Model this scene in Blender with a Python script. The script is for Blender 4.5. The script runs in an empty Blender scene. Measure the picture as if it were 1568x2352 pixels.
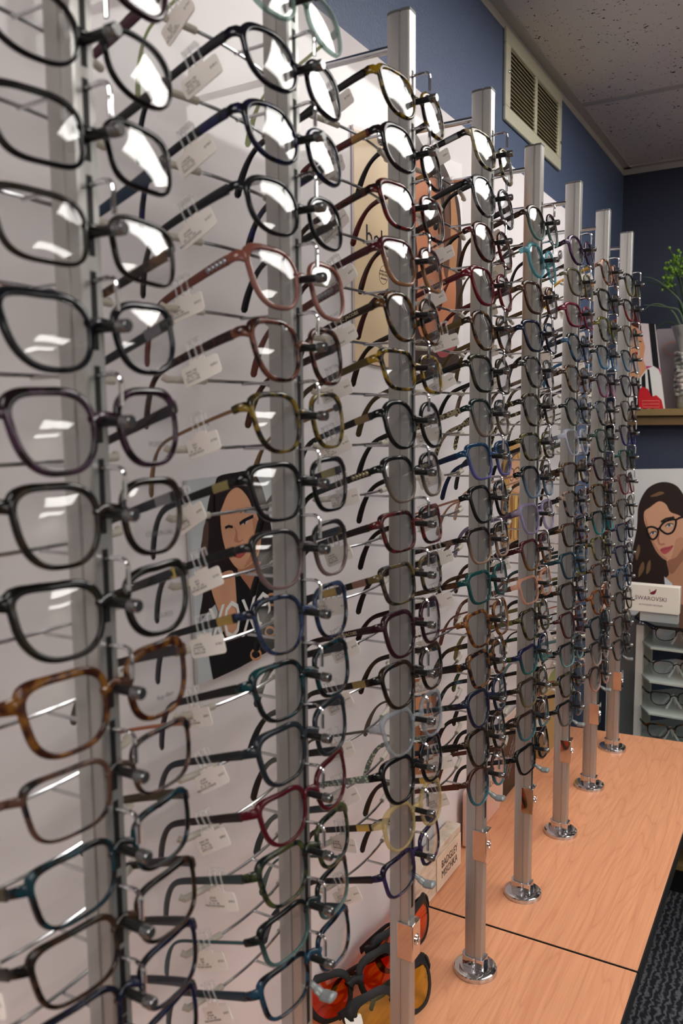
import bpy, bmesh, math, random
from mathutils import Vector, Matrix
random.seed(7)
PI = math.pi
SC = bpy.context.scene
COL = SC.collection

# ------------------------------------------------------------------ camera
F_PX = 1882.168
CR = Vector((0.865436, 0.500933, -0.009311)); CU = Vector((-0.048492, 0.102244, 0.993577))
CF = Vector((-0.498668, 0.859425, -0.112777)); CC = Vector((0.38876, -1.04006, -0.33694))
cam_d = bpy.data.cameras.new('camera'); cam = bpy.data.objects.new('camera', cam_d); COL.objects.link(cam)
cam.matrix_world = Matrix(((CR.x, CU.x, -CF.x, CC.x), (CR.y, CU.y, -CF.y, CC.y), (CR.z, CU.z, -CF.z, CC.z), (0, 0, 0, 1)))
cam_d.sensor_fit = 'VERTICAL'; cam_d.sensor_height = 23.5; cam_d.lens = F_PX / 2352 * 23.5
cam_d.clip_start = 0.02; cam_d.clip_end = 50
cam_d.dof.use_dof = True; cam_d.dof.focus_distance = 1.28; cam_d.dof.aperture_fstop = 5.0
SC.camera = cam

def at(px, py, axis, val):
    """point on a world plane (axis = const) that the photograph shows at this pixel (used to measure real outlines)"""
    v = CR * ((px - 784) / F_PX) + CU * ((1176 - py) / F_PX) + CF
    i = 'xyz'.index(axis); t = (val - CC[i]) / v[i]
    return CC + v * t

# ------------------------------------------------------------------ materials
MATS = {}
def srgb(c):
    return tuple(((x / 255) / 12.92 if x / 255 <= .04045 else ((x / 255 + .055) / 1.055) ** 2.4) for x in c) + (1,)
def nodes(name):
    m = bpy.data.materials.new(name); m.use_nodes = True
    nt = m.node_tree; b = nt.nodes['Principled BSDF']
    return m, nt, b, nt.nodes['Material Output']
def mat(name, col, rough=.5, metal=0., spec=.5, coat=0., trans=0., ior=1.45):
    if name in MATS: return MATS[name]
    m, nt, b, o = nodes(name)
    b.inputs['Base Color'].default_value = srgb(col); b.inputs['Roughness'].default_value = rough
    b.inputs['Metallic'].default_value = metal; b.inputs['Specular IOR Level'].default_value = spec
    b.inputs['Coat Weight'].default_value = coat; b.inputs['Transmission Weight'].default_value = trans
    b.inputs['IOR'].default_value = ior
    MATS[name] = m; return m
def noise(nt, scale, detail=3, rough=.5, coord='Object', stretch=None, loc=None):
    tc = nt.nodes.new('ShaderNodeTexCoord'); mp = nt.nodes.new('ShaderNodeMapping')
    n = nt.nodes.new('ShaderNodeTexNoise')
    nt.links.new(tc.outputs[coord], mp.inputs[0]); nt.links.new(mp.outputs[0], n.inputs[0])
    if stretch: mp.inputs['Scale'].default_value = stretch
    if loc: mp.inputs['Location'].default_value = loc
    n.inputs['Scale'].default_value = scale; n.inputs['Detail'].default_value = detail; n.inputs['Roughness'].default_value = rough
    return n
def ramp(nt, src, stops, interp='LINEAR'):
    r = nt.nodes.new('ShaderNodeValToRGB'); r.color_ramp.interpolation = interp
    e = r.color_ramp.elements
    while len(e) < len(stops): e.new(.5)
    for i, (p, c) in enumerate(stops): e[i].position = p; e[i].color = srgb(c)
    nt.links.new(src, r.inputs[0]); return r
def bump(nt, b, src, strength, dist):
    bp = nt.nodes.new('ShaderNodeBump'); bp.inputs['Strength'].default_value = strength; bp.inputs['Distance'].default_value = dist
    nt.links.new(src, bp.inputs['Height']); nt.links.new(bp.outputs[0], b.inputs['Normal'])

def clear_mix(nt, b, o, amount, tint=(1, 1, 1, 1)):
    t = nt.nodes.new('ShaderNodeBsdfTransparent'); t.inputs[0].default_value = tint
    x = nt.nodes.new('ShaderNodeMixShader'); x.inputs[0].default_value = amount
    nt.links.new(b.outputs[0], x.inputs[1]); nt.links.new(t.outputs[0], x.inputs[2]); nt.links.new(x.outputs[0], o.inputs[0])
def frame_mat(spec):
    spec = (spec[0],) + tuple(tuple(int(v * (.70 if spec[0] in 'STG' else 1)) for v in c) for c in spec[1:])
    """spec: ('S',c) plain, ('T',c1,c2) tortoise, ('G',top,bottom) fade, ('X',c) clear crystal, ('M',c) metal, ('P',c1,c2) small pattern"""
    key = 'acetate_' + str(spec)
    if key in MATS: return MATS[key]
    m, nt, b, o = nodes('frame_finish'); k = spec[0]
    b.inputs['Roughness'].default_value = .14; b.inputs['Specular IOR Level'].default_value = .3
    if k == 'S': b.inputs['Base Color'].default_value = srgb(spec[1])
    elif k == 'R': b.inputs['Base Color'].default_value = srgb(spec[1]); b.inputs['Roughness'].default_value = .5
    elif k == 'M':
        b.inputs['Base Color'].default_value = srgb(spec[1]); b.inputs['Metallic'].default_value = .85; b.inputs['Roughness'].default_value = .28
    elif k == 'T':
        n = noise(nt, 105, 2.2, .5, loc=(random.random() * 3, random.random() * 3, 0))
        r = ramp(nt, n.outputs[0], [(.44, spec[1]), (.50, tuple(int((a + c) / 2) for a, c in zip(spec[1], spec[2]))), (.58, spec[2])])
        nt.links.new(r.outputs[0], b.inputs['Base Color'])
    elif k == 'P':
        tc = nt.nodes.new('ShaderNodeTexCoord'); v = nt.nodes.new('ShaderNodeTexVoronoi'); v.inputs['Scale'].default_value = 330
        nt.links.new(tc.outputs['Object'], v.inputs[0])
        r = ramp(nt, v.outputs['Distance'], [(.3, spec[1]), (.5, spec[2])]); nt.links.new(r.outputs[0], b.inputs['Base Color'])
    elif k == 'G':
        tc = nt.nodes.new('ShaderNodeTexCoord'); s = nt.nodes.new('ShaderNodeSeparateXYZ'); mr = nt.nodes.new('ShaderNodeMapRange')
        nt.links.new(tc.outputs['Object'], s.inputs[0]); nt.links.new(s.outputs[2], mr.inputs[0])
        mr.inputs[1].default_value = -.018; mr.inputs[2].default_value = .012
        r = ramp(nt, mr.outputs[0], [(0, spec[2]), (1, spec[1])]); nt.links.new(r.outputs[0], b.inputs['Base Color'])
    elif k == 'X':
        b.inputs['Base Color'].default_value = srgb(spec[1]); b.inputs['Roughness'].default_value = .1
        clear_mix(nt, b, o, .66, srgb(tuple((v + 255) // 2 for v in spec[1])))
    MATS[key] = m; return m
def lens_mat(name, tint=(1, 1, 1, 1), dens=0.):
    if name in MATS: return MATS[name]
    m, nt, b, o = nodes(name)
    t = nt.nodes.new('ShaderNodeBsdfTransparent'); t.inputs[0].default_value = tint
    g = nt.nodes.new('ShaderNodeBsdfGlossy'); g.inputs['Roughness'].default_value = .01
    f = nt.nodes.new('ShaderNodeFresnel'); f.inputs[0].default_value = 1.52
    gm = nt.nodes.new('ShaderNodeNewGeometry'); mr = nt.nodes.new('ShaderNodeMapRange')
    nt.links.new(gm.outputs['Backfacing'], mr.inputs[0]); mr.inputs[3].default_value = 1.52; mr.inputs[4].default_value = 1 / 1.52
    nt.links.new(mr.outputs[0], f.inputs[0])
    x = nt.nodes.new('ShaderNodeMixShader')
    nt.links.new(f.outputs[0], x.inputs[0]); nt.links.new(t.outputs[0], x.inputs[1]); nt.links.new(g.outputs[0], x.inputs[2]); nt.links.new(x.outputs[0], o.inputs[0])
    MATS[name] = m; return m
def plastic_clear(name, col, amount):
    if name in MATS: return MATS[name]
    m, nt, b, o = nodes(name); b.inputs['Base Color'].default_value = srgb(col); b.inputs['Roughness'].default_value = .15
    clear_mix(nt, b, o, amount); MATS[name] = m; return m

LENS = lens_mat('demo_lens', (.97, .975, .975, 1))
CHROME = mat('chrome', (205, 205, 208), .07, 1)
WIRE = mat('polished_wire', (190, 190, 192), .16, 1)
SLEEVE = mat('rubber_sleeve', (190, 183, 170), .45)
BLACKP = mat('black_plastic', (14, 14, 15), .35)
GREYP = mat('grey_plastic', (120, 124, 124), .3)
PEGCAP = mat('peg_cap', (120, 120, 120), .22, .9)
TAGW = mat('tag_white', (236, 229, 221), .42)
INK = mat('black_ink', (22, 22, 24), .5)
LOOP = plastic_clear('clear_loop', (235, 235, 235), .72)
CLEARP = plastic_clear('clear_acrylic', (240, 240, 240), .75)
WHITE = mat('white_paint', (232, 230, 226), .4)

def brushed():
    m, nt, b, o = nodes('brushed_aluminium')
    b.inputs['Base Color'].default_value = srgb((176, 174, 171)); b.inputs['Metallic'].default_value = .75; b.inputs['Roughness'].default_value = .38
    n = noise(nt, 60, 3, .6, stretch=(30, 30, .5)); r = nt.nodes.new('ShaderNodeMapRange')
    nt.links.new(n.outputs[0], r.inputs[0]); r.inputs[3].default_value = .28; r.inputs[4].default_value = .5
    nt.links.new(r.outputs[0], b.inputs['Roughness']); bump(nt, b, n.outputs[0], .12, .0004)
    return m
ALU = brushed()

# ------------------------------------------------------------------ mesh helpers
class MB:
    def __init__(s): s.v = []; s.f = []
    def add(s, vs, fs):
        o = len(s.v); s.v += [tuple(v) for v in vs]; s.f += [tuple(i + o for i in f) for f in fs]; return s
    def box(s, a, b, m=None):
        (x0, y0, z0), (x1, y1, z1) = a, b
        vs = [(x0, y0, z0), (x1, y0, z0), (x1, y1, z0), (x0, y1, z0), (x0, y0, z1), (x1, y0, z1), (x1, y1, z1), (x0, y1, z1)]
        if m: vs = [m @ Vector(v) for v in vs]
        return s.add(vs, [(0, 3, 2, 1), (4, 5, 6, 7), (0, 1, 5, 4), (1, 2, 6, 5), (2, 3, 7, 6), (3, 0, 4, 7)])
    def sweep(s, pts, w, h=None, n=10, up=(0, 0, 1), e=1., closed=False, caps=True):
        """tube along pts; w across, h along 'up'; e<1 squarer section"""
        pts = [Vector(p) for p in pts]; k = len(pts)
        W = w if isinstance(w, (list, tuple)) else [w] * k
        H = (h if isinstance(h, (list, tuple)) else [h] * k) if h is not None else W
        o = len(s.v); up0 = Vector(up)
        for i, p in enumerate(pts):
            if closed: t = pts[(i + 1) % k] - pts[i - 1]
            else: t = pts[min(i + 1, k - 1)] - pts[max(i - 1, 0)]
            t.normalize(); u = up0
            if abs(t.dot(u)) > .98: u = Vector((1, 0, 0)) if abs(t.x) < .9 else Vector((0, 1, 0))
            S = t.cross(u).normalized(); U = S.cross(t).normalized()
            for j in range(n):
                a = 2 * PI * (j + .5) / n; c, d = math.cos(a), math.sin(a)
                c = math.copysign(abs(c) ** e, c); d = math.copysign(abs(d) ** e, d)
                s.v.append(tuple(p + S * (c * W[i] / 2) + U * (d * H[i] / 2)))
        R = k if closed else k - 1
        for i in range(R):
            a = o + i * n; b = o + ((i + 1) % k) * n
            for j in range(n):
                s.f.append((a + j, a + (j + 1) % n, b + (j + 1) % n, b + j))
        if caps and not closed:
            s.f.append(tuple(o + j for j in range(n))[::-1]); s.f.append(tuple(o + (k - 1) * n + j for j in range(n)))
        return s
    def lathe(s, prof, n=32, m=None):
        """prof: (r, z) list from bottom to top, about z"""
        o = len(s.v); k = len(prof)
        for r, z in prof:
            for j in range(n):
                v = Vector((r * math.cos(2 * PI * j / n), r * math.sin(2 * PI * j / n), z)); s.v.append(tuple(m @ v if m else v))
        for i in range(k - 1):
            for j in range(n):
                a = o + i * n; b = a + n
                s.f.append((a + j, a + (j + 1) % n, b + (j + 1) % n, b + j))
        s.f.append(tuple(o + j for j in range(n))[::-1]); s.f.append(tuple(o + (k - 1) * n + j for j in range(n)))
        return s
    def prism(s, poly, z0, z1, m=None):
        k = len(poly); vs = [Vector((x, y, z0)) for x, y in poly] + [Vector((x, y, z1)) for x, y in poly]
        if m: vs = [m @ v for v in vs]
        return s.add(vs, [tuple(range(k))[::-1], tuple(range(k, 2 * k))] + [(i, (i + 1) % k, k + (i + 1) % k, k + i) for i in range(k)])
    def ball(s, c, r, n=8, sc=(1, 1, 1)):
        c = Vector(c); prof = [(r * math.sin(PI * i / n), -r * math.cos(PI * i / n)) for i in range(n + 1)]
        prof[0] = (r * .02, -r); prof[-1] = (r * .02, r)
        m = Matrix.Translation(c) @ Matrix.Diagonal((*sc, 1)); return s.lathe(prof, n + 4, m)
    def mesh(s, name, material, smooth=True, sharp=35):
        me = bpy.data.meshes.new(name); me.from_pydata(s.v, [], s.f)
        bm = bmesh.new(); bm.from_mesh(me); bmesh.ops.recalc_face_normals(bm, faces=bm.faces)
        big = [f for f in bm.faces if len(f.verts) > 4]
        if big: bmesh.ops.triangulate(bm, faces=big)
        for f in bm.faces: f.smooth = smooth
        if smooth:
            for e in bm.edges:
                if len(e.link_faces) == 2 and e.calc_face_angle(0) > math.radians(sharp): e.smooth = False
        bm.to_mesh(me); bm.free()
        if material: me.materials.append(material)
        return me
    def build(s, name, material, parent=None, smooth=True, sharp=35, bevel=0):
        me = s.mesh(name, material, smooth, sharp); o = bpy.data.objects.new(name, me); COL.objects.link(o)
        if parent: o.parent = parent
        if bevel:
            b = o.modifiers.new('bevel', 'BEVEL'); b.width = bevel; b.segments = 2; b.limit_method = 'ANGLE'; b.angle_limit = math.radians(40)
        return o
def link(name, me, parent=None):
    o = bpy.data.objects.new(name, me); COL.objects.link(o); o.parent = parent; return o
def thing(name, label, cat, loc=(0, 0, 0), rot=(0, 0, 0), group=None):
    o = bpy.data.objects.new(name, None); COL.objects.link(o); o.empty_display_size = .02
    o.location = loc; o.rotation_euler = rot; o['label'] = label; o['category'] = cat
    if group: o['group'] = group
    return o
def tag(o, label, cat, group=None):
    o['label'] = label; o['category'] = cat
    if group: o['group'] = group
    return o
def struct(o): o['kind'] = 'structure'; return o
def spline(pts, per=6, closed=True):
    out = []; k = len(pts)
    for i in range(k if closed else k - 1):
        g = (lambda j: pts[j % k]) if closed else (lambda j: pts[max(0, min(k - 1, j))])
        p0, p1, p2, p3 = g(i - 1), g(i), g(i + 1), g(i + 2)
        for s in range(per):
            t = s / per
            out.append(tuple(.5 * ((2 * p1[a]) + (-p0[a] + p2[a]) * t + (2 * p0[a] - 5 * p1[a] + 4 * p2[a] - p3[a]) * t * t + (-p0[a] + 3 * p1[a] - 3 * p2[a] + p3[a]) * t ** 3) for a in range(len(p1))))
    if not closed: out.append(tuple(pts[-1]))
    return out
TXT = {}
def text_mesh(s, size, material, extrude=.00012, shear=0, width=1., spacing=1.):
    key = (s, size, material.name, shear, width)
    if key in TXT: return TXT[key]
    c = bpy.data.curves.new('lettering', 'FONT'); c.body = s; c.size = size; c.extrude = extrude; c.resolution_u = 2; c.shear = shear
    c.align_x = 'CENTER'; c.align_y = 'CENTER'; c.space_line = .95; c.space_character = spacing
    o = bpy.data.objects.new('lettering', c); COL.objects.link(o); bpy.context.view_layer.update()
    me = bpy.data.meshes.new_from_object(o); bpy.data.objects.remove(o)
    if width != 1:
        for v in me.vertices: v.co.x *= width
    me.materials.clear(); me.materials.append(material); TXT[key] = me; return me

# ------------------------------------------------------------------ eyeglasses
SLOPE = .085; RL = .108; PANTO = .115; LC = .0345
def sx(y, z):
    d = abs(y) - LC
    return -.0005 - d * SLOPE - (d * d + z * z) / (2 * RL) + z * PANTO
def sxn(y, z):
    e = 1e-4; return Vector((1, -(sx(y + e, z) - sx(y - e, z)) / (2 * e), -(sx(y, z + e) - sx(y, z - e)) / (2 * e))).normalized()
SHAPES = {  # a, b, exponent, outer lift, bottom narrowing
    'rectangular': (.0272, .0170, 3.5, .0020, .17), 'square': (.0268, .0194, 3.1, .0022, .22), 'oval': (.0266, .0184, 2.35, .0020, .12),
    'round': (.0250, .0208, 2.2, .0012, .11), 'cat-eye': (.0272, .0182, 2.7, .0060, .24), 'soft square': (.0264, .0202, 2.7, .0026, .25),
    'wide': (.0315, .0235, 2.5, .004, .30)}
def outline(shape, side, N=52, k=1.):
    a, b, n, lift, nar = SHAPES[shape]; cy = (.0088 + a) * k
    out = []
    for i in range(N):
        t = 2 * PI * i / N; c, s = math.cos(t), math.sin(t)
        u = math.copysign(abs(c) ** (2 / n), c); v = math.copysign(abs(s) ** (2 / n), s)
        z = b * v; y = a * u * (1 - nar * (1 - v) / 2)
        z += lift * max(0, u) ** 1.5 * (1 if v > 0 else .35)
        y += -nar * .004 * (1 - v)
        out.append((side * (cy + y * k), z * k))
    return out
MESHC = {}
def front_mesh(shape, thick):
    key = ('f', shape, thick)
    if key in MESHC: return MESHC[key]
    a, b, n, lift, nar = SHAPES[shape]; m = MB(); k = 1.
    dep = .0036 if thick > .6 else .0018
    for side in (1, -1):
        P = outline(shape, side); N = len(P); o = len(m.v); K = 8
        for i in range(N):
            y, z = P[i]; y0, z0 = P[i - 1]; y1, z1 = P[(i + 1) % N]
            ty, tz = y1 - y0, z1 - z0; L = math.hypot(ty, tz) or 1; ny, nz = tz / L, -ty / L
            cy = side * (.0088 + a)
            if (y - cy) * ny + z * nz < 0: ny, nz = -ny, -nz
            up = max(0, nz); outr = max(0, ny * side) * max(0, nz)
            t = (.0027 + .0017 * up + .0038 * outr + .0008 * abs(ny)) * thick
            d = dep * (1 + .35 * outr)
            for j in range(K):
                an = 2 * PI * (j + .5) / K; c, s_ = math.cos(an), math.sin(an)
                c = math.copysign(abs(c) ** .6, c); s_ = math.copysign(abs(s_) ** .6, s_)
                off = -.0004 + t * (c + 1) / 2
                yy, zz = y + ny * off, z + nz * off
                m.v.append((sx(yy, zz) + d / 2 * s_, yy, zz))
        for i in range(N):
            A = o + i * K; B = o + ((i + 1) % N) * K
            for j in range(K): m.f.append((A + j, A + (j + 1) % K, B + (j + 1) % K, B + j))
        # endpiece to the hinge
        yh = .0088 + 2 * a; zt = (.55 * b + lift)
        pts = [(sx(yh, zt) - .0003, side * (yh - .0005), zt), (sx(yh + .003, zt) - .0006, side * (yh + .003), zt + .0006), (sx(yh + .0055, zt) - .003, side * (yh + .0056), zt + .0006), (sx(yh + .006, zt) - .0075, side * (yh + .0062), zt)]
        hh = [.0085 * thick, .008 * thick, .0072 * thick, .0066 * thick] if thick > .6 else [.003] * 4
        m.sweep(pts, [.0036 * max(thick, .6)] * 4, hh, n=8, e=.6)
    bt = max(thick, .55)
    pts = [(sx(y, z) + .0004 - .0012 * (1 - (abs(y) / .0105) ** 2), y, z) for y, z in [(-.0105, .0045), (-.0075, .0066), (-.0035, .0082), (0, .0087), (.0035, .0082), (.0075, .0066), (.0105, .0045)]]
    m.sweep(pts, .0036 * bt, [.0075 * bt, .0058 * bt, .005 * bt, .0047 * bt, .005 * bt, .0058 * bt, .0075 * bt], n=8, e=.7)
    me = m.mesh('front', None, True, 60); MESHC[key] = me; return me
def lens_mesh(shape, side):
    key = ('l', shape, side)
    if key in MESHC: return MESHC[key]
    a = SHAPES[shape][0]; P = outline(shape, side, 40); cy = side * (.0088 + a); m = MB(); N = len(P); rings = (1., .66, .33)
    for xo in (.0006, -.0009):
        o = len(m.v)
        for r in rings:
            for y, z in P:
                yy, zz = cy + (y - cy) * r, z * r; m.v.append((sx(yy, zz) + xo, yy, zz))
        m.v.append((sx(cy, 0) + xo, cy, 0)); c = len(m.v) - 1
        for q in range(2):
            for i in range(N): m.f.append((o + q * N + i, o + q * N + (i + 1) % N, o + (q + 1) * N + (i + 1) % N, o + (q + 1) * N + i))
        for i in range(N): m.f.append((o + 2 * N + i, o + 2 * N + (i + 1) % N, c))
    s2 = 3 * N + 1
    for i in range(N): m.f.append((i, (i + 1) % N, s2 + (i + 1) % N, s2 + i))
    me = m.mesh('lens', None, True, 50); MESHC[key] = me; return me
def temple_path(shape, side, splay=0., tip=1.):
    a, b, n, lift, nar = SHAPES[shape]; yh = .0088 + 2 * a + .0062; zt = .55 * b + lift; xh = sx(yh, zt) - .0075
    base = [(xh, 0, 0), (xh - .012, .0006, -.0004), (xh - .032, .001, -.0016), (xh - .052, .0008, -.003), (xh - .070, 0, -.0048), (xh - .080, -.0008, -.0085), (xh - .088, -.002, -.0150), (xh - .095, -.0034, -.0235), (xh - .101, -.0048, -.033 * tip), (xh - .1055, -.0060, -.042 * tip)]
    if shape == 'wide': base = [(x, dy, dz * .4) for x, dy, dz in base]
    pts = [(x, side * (yh + dy + splay * (xh - x)), zt + dz) for x, dy, dz in base]
    return spline(pts, 3, False)
def temple_mesh(shape, side, wide, var=0):
    key = ('t', shape, side, wide, var)
    if key in MESHC: return MESHC[key]
    sp = (0, .05, -.05)[var]
    P = temple_path(shape, side, sp); k = len(P); m = MB()
    hs = []
    for i in range(k):
        u = i / (k - 1)
        h0 = {'thin': .0028, 'medium': .0078, 'broad': .0105}[wide]; h1 = {'thin': .0026, 'medium': .0048, 'broad': .0052}[wide]
        h = h0 + (h1 - h0) * min(1, u / .55)
        if u > .6: h += ({'thin': .0032, 'medium': .0018, 'broad': .0022}[wide]) * min(1, (u - .6) / .25)
        if i == k - 1: h *= .5
        hs.append(h)
    m.sweep(P, [(.0020 if wide == 'thin' else .0030) * (1.3 if i > k * .6 and wide == 'thin' else 1) * (.6 if i == k - 1 else 1) for i in range(k)], hs, n=8, e=.75)
    me = m.mesh('temple', None, True, 60); MESHC[key] = me; return me
def with_mat(o, m):
    if len(o.data.materials) == 0: o.data.materials.append(None)
    o.material_slots[0].link = 'OBJECT'; o.material_slots[0].material = m; return o
def make_glasses(name, label, shape, front, temple, wide='medium', thick=1., lens=None, group=None, loc=(0, 0, 0), rot=(0, 0, 0), ornament=None, prnt=None, tprint=None):
    t = thing(name, label, 'eyeglasses', loc, rot, group)
    if shape == 'wide': t['category'] = 'sunglasses'
    with_mat(link('front', front_mesh(shape, thick), t), frame_mat(front))
    for s in (-1, 1):
        with_mat(link('lens', lens_mesh(shape, s), t), lens or LENS)
        tm = with_mat(link('temple', temple_mesh(shape, s, wide, random.choice((0, 1, 2)) if s > 0 else 0), t), frame_mat(temple))
        if shape == 'wide':   # folded behind the front
            h = Vector(temple_path(shape, s)[0]); tm.matrix_local = Matrix.Translation(h + Vector((-.003 if s > 0 else -.010, 0, 0))) @ Matrix.Rotation(s * math.radians(86), 4, 'Z') @ Matrix.Translation(-h)
    if ornament:   # small metal piece on each temple behind the hinge
        for s in (-1, 1):
            P = temple_path(shape, s); a, b = Vector(P[1]), Vector(P[4]); m = MB()
            if ornament[0] == 'plate':
                m.sweep([a, (a + b) / 2, b], .0034, .0068, n=8, e=.5)
            else:
                for i in range(5):
                    c = a + (b - a) * i / 4; m.ball(c, .0027, 6)
            m.build('temple_ornament', frame_mat(ornament[1]), t)
    if tprint:
        P = temple_path(shape, -1); a, b = Vector(P[3]), Vector(P[8]); o = link('temple_print', text_mesh(tprint, .0042, mat('temple_ink', (196, 180, 150), .4), .00005), t)
        r = (a - b).normalized(); n = Vector((0, -1, 0)); n = (n - r * n.dot(r)).normalized(); u = n.cross(r)
        M = Matrix((r, u, n)).transposed().to_4x4(); M.translation = (a + b) / 2 + n * .0017; o.matrix_local = M
    if prnt:
        a = SHAPES[shape][0]; cy = .0088 + a; zz = -SHAPES[shape][1] * .5
        o = link('lens_print', text_mesh(prnt, .0042, mat('lens_ink', (90, 88, 88), .6), .00005, 0, 1.15), t)
        nrm = sxn(cy, zz); up = Vector((0, 0, 1)); r = up.cross(nrm).normalized(); u = nrm.cross(r)
        M = Matrix((r, u, nrm)).transposed().to_4x4(); M.translation = Vector((sx(cy, zz) + .0011, cy, zz)); o.matrix_local = M
    return t

# ------------------------------------------------------------------ price tags
def rrect(w, h, r, cx=0, cy=0, n=4):
    out = []
    for (sx_, sy_, a0) in ((1, 1, 0), (-1, 1, 90), (-1, -1, 180), (1, -1, 270)):
        for i in range(n + 1):
            a = math.radians(a0 + 90 * i / n); out.append((cx + sx_ * (w / 2 - r) + r * math.cos(a), cy + sy_ * (h / 2 - r) + r * math.sin(a)))
    return out
VIEWXZ = Matrix(((1, 0, 0, 0), (0, 0, -1, 0), (0, 1, 0, 0), (0, 0, 0, 1)))   # local xy drawn upright, facing -y
def tag_parts():
    body = MB().prism(rrect(.0315, .0135, .0022), -.0004, .0004, VIEWXZ).prism(rrect(.013, .003, .0008, -.001, .0078), -.0003, .0003, VIEWXZ).mesh('price_tag', TAGW, True, 30)
    lp = MB()
    for x in (-.0055, .0000, .0055):
        lp.box((x - .0007, -.0004, .0085), (x + .0007, .0004, .0225))
        if x: lp.box((x - .0007, .0034, .012), (x + .0007, .0040, .0225))
    lp.box((-.0062, -.0004, .0215), (.0062, .0040, .0228))
    return body, lp.mesh('loop', LOOP, False)
TAG_BODY, TAG_LOOP = tag_parts()
TAG_TEXTS = ['MARC 350\nBlack Red\n54 - 15 - 145\nSAFILO USA', 'CARTER\nGray/Other\n51 - 17 - 140\nMARCOLIN', 'ELLE\nRed\n53 - 16 - 135\nMC1003 GROUP', 'JACKIE\nTortoise\n52 - 16 - 140\nMARCHON EYEWEAR']
TAG_PRICES = ['$280.5', '$198.0', '$174.0', '$169.5']
def make_tag(label, M, v):
    t = thing('price_tag', label, 'price tag', group='price tags on the eyeglasses'); t.matrix_world = M
    link('card', TAG_BODY, t); link('loop', TAG_LOOP, t)
    o = link('print', text_mesh(TAG_TEXTS[v], .0021, INK, .00003), t); o.matrix_local = Matrix.Translation((-.0078, -.00047, -.0006)) @ VIEWXZ
    o = link('price', text_mesh(TAG_PRICES[v], .0022, INK, .00003), t); o.matrix_local = Matrix.Translation((.0112, -.00047, .0005)) @ VIEWXZ
    return t

# ------------------------------------------------------------------ display rods
ZB = -1.1243
ROD_Y = [-.6821, -.4603, -.2386, 0.0, .2180, .4507, .6775, .9076]
ROD_TOP = [.0683, .0683, .0719, .0734, .0653, .0664, .0664, .0667]
HOOK_Z = [
 [0.0058, -0.0429, -0.0937, -0.1462, -0.2, -0.2547, -0.31, -0.3656, -0.4211, -0.4761, -0.5302, -0.5832, -0.6347, -0.6843, -0.7316, -0.7866, -0.8416],
 [0.0167, -0.0351, -0.088, -0.1418, -0.1963, -0.2513, -0.3068, -0.3624, -0.4181, -0.4736, -0.5288, -0.5836, -0.6376, -0.6908, -0.7431, -0.7941, -0.8437],
 [0.01, -0.0419, -0.0947, -0.1483, -0.2025, -0.2571, -0.3121, -0.3674, -0.4227, -0.478, -0.5332, -0.588, -0.6424, -0.6963, -0.7495, -0.8019, -0.8534],
 [0.0192, -0.0338, -0.0874, -0.1414, -0.1958, -0.2505, -0.3055, -0.3606, -0.4158, -0.471, -0.5262, -0.5812, -0.6361, -0.6907, -0.7449, -0.7988, -0.8521],
 [-0.0217, -0.0757, -0.13, -0.1846, -0.2393, -0.2943, -0.3493, -0.4044, -0.4595, -0.5146, -0.5697, -0.6246, -0.6794, -0.734, -0.7884, -0.8425, -0.8963],
 [-0.0211, -0.0759, -0.1308, -0.1856, -0.2405, -0.2953, -0.3502, -0.405, -0.4599, -0.5147, -0.5696, -0.6244, -0.6793, -0.7341, -0.789, -0.8438, -0.8987],
 [-0.0262, -0.0808, -0.1354, -0.19, -0.2446, -0.2992, -0.3538, -0.4084, -0.463, -0.5175, -0.5721, -0.6267, -0.6813, -0.7359, -0.7905, -0.8451, -0.8997],
 [-0.0209, -0.0755, -0.1301, -0.1847, -0.2393, -0.2938, -0.3484, -0.403, -0.4576, -0.5122, -0.5668, -0.6213, -0.6759, -0.7305, -0.7851, -0.8397, -0.8942]]
ROD_WORDS = ['nearest', 'second', 'third', 'fourth', 'fifth', 'sixth', 'seventh', 'farthest']
ROD_GROUP = 'aluminium display rods along the counter'
PROF = [(.0125, -.0068), (.0125, .0068), (.0115, .0078), (-.010, .0082), (-.0150, .004), (-.0155, -.001), (-.0130, -.0060), (-.008, -.0084), (.0012, -.0088), (.0016, -.0078), (.0034, -.0078), (.0038, -.0088), (.0110, -.0080)]
PX = -.152   # front face of the white backing panel
def hook_mesh():
    return MB().sweep(spline([(.011, 0, 0), (.018, 0, .0008), (.0255, 0, .0012), (.0300, 0, -.0006), (.0315, 0, -.0045), (.0315, 0, -.010), (.0315, 0, -.0180)], 4, False), .0030, n=10).mesh('hook', CHROME)
def peg_meshes():
    a = MB().sweep([(.012, 0, 0), (.032, 0, 0)], .0062, n=14).mesh('peg', BLACKP)
    R = Matrix.Rotation(PI / 2, 4, 'Y')
    b = MB().lathe([(.0036, .0), (.0041, .0006), (.0041, .0072), (.0034, .0082)], 18, Matrix.Translation((.0315, 0, 0)) @ R).mesh('peg_cap', PEGCAP)
    return a, b
def rest_meshes():
    w = MB().sweep([(-.014, 0, 0), (-.030, 0, -.0002), (-.046, 0, -.0005)], .0028, n=8)
    arc = [(-.058 + .012 * (1 - (y / .082) ** 2), y, .0012) for y in [-.082 + .164 * i / 18 for i in range(19)]]
    w.sweep(arc, .0030, n=8)
    sl = []
    for s in (-1, 1):
        pts = [(x, y, z) for x, y, z in arc if y * s > .040]
        if s < 0: pts = pts[::-1]
        e = Vector(pts[-1]); pts.append((e.x - .003, e.y + s * .002, e.z + .002))
        sl.append(MB().sweep(pts, .0060, n=10).mesh('sleeve', SLEEVE))
    return w.mesh('temple_rest', WIRE), sl
HOOK = hook_mesh(); PEG, CAP = peg_meshes(); REST, SLV = rest_meshes()
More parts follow.
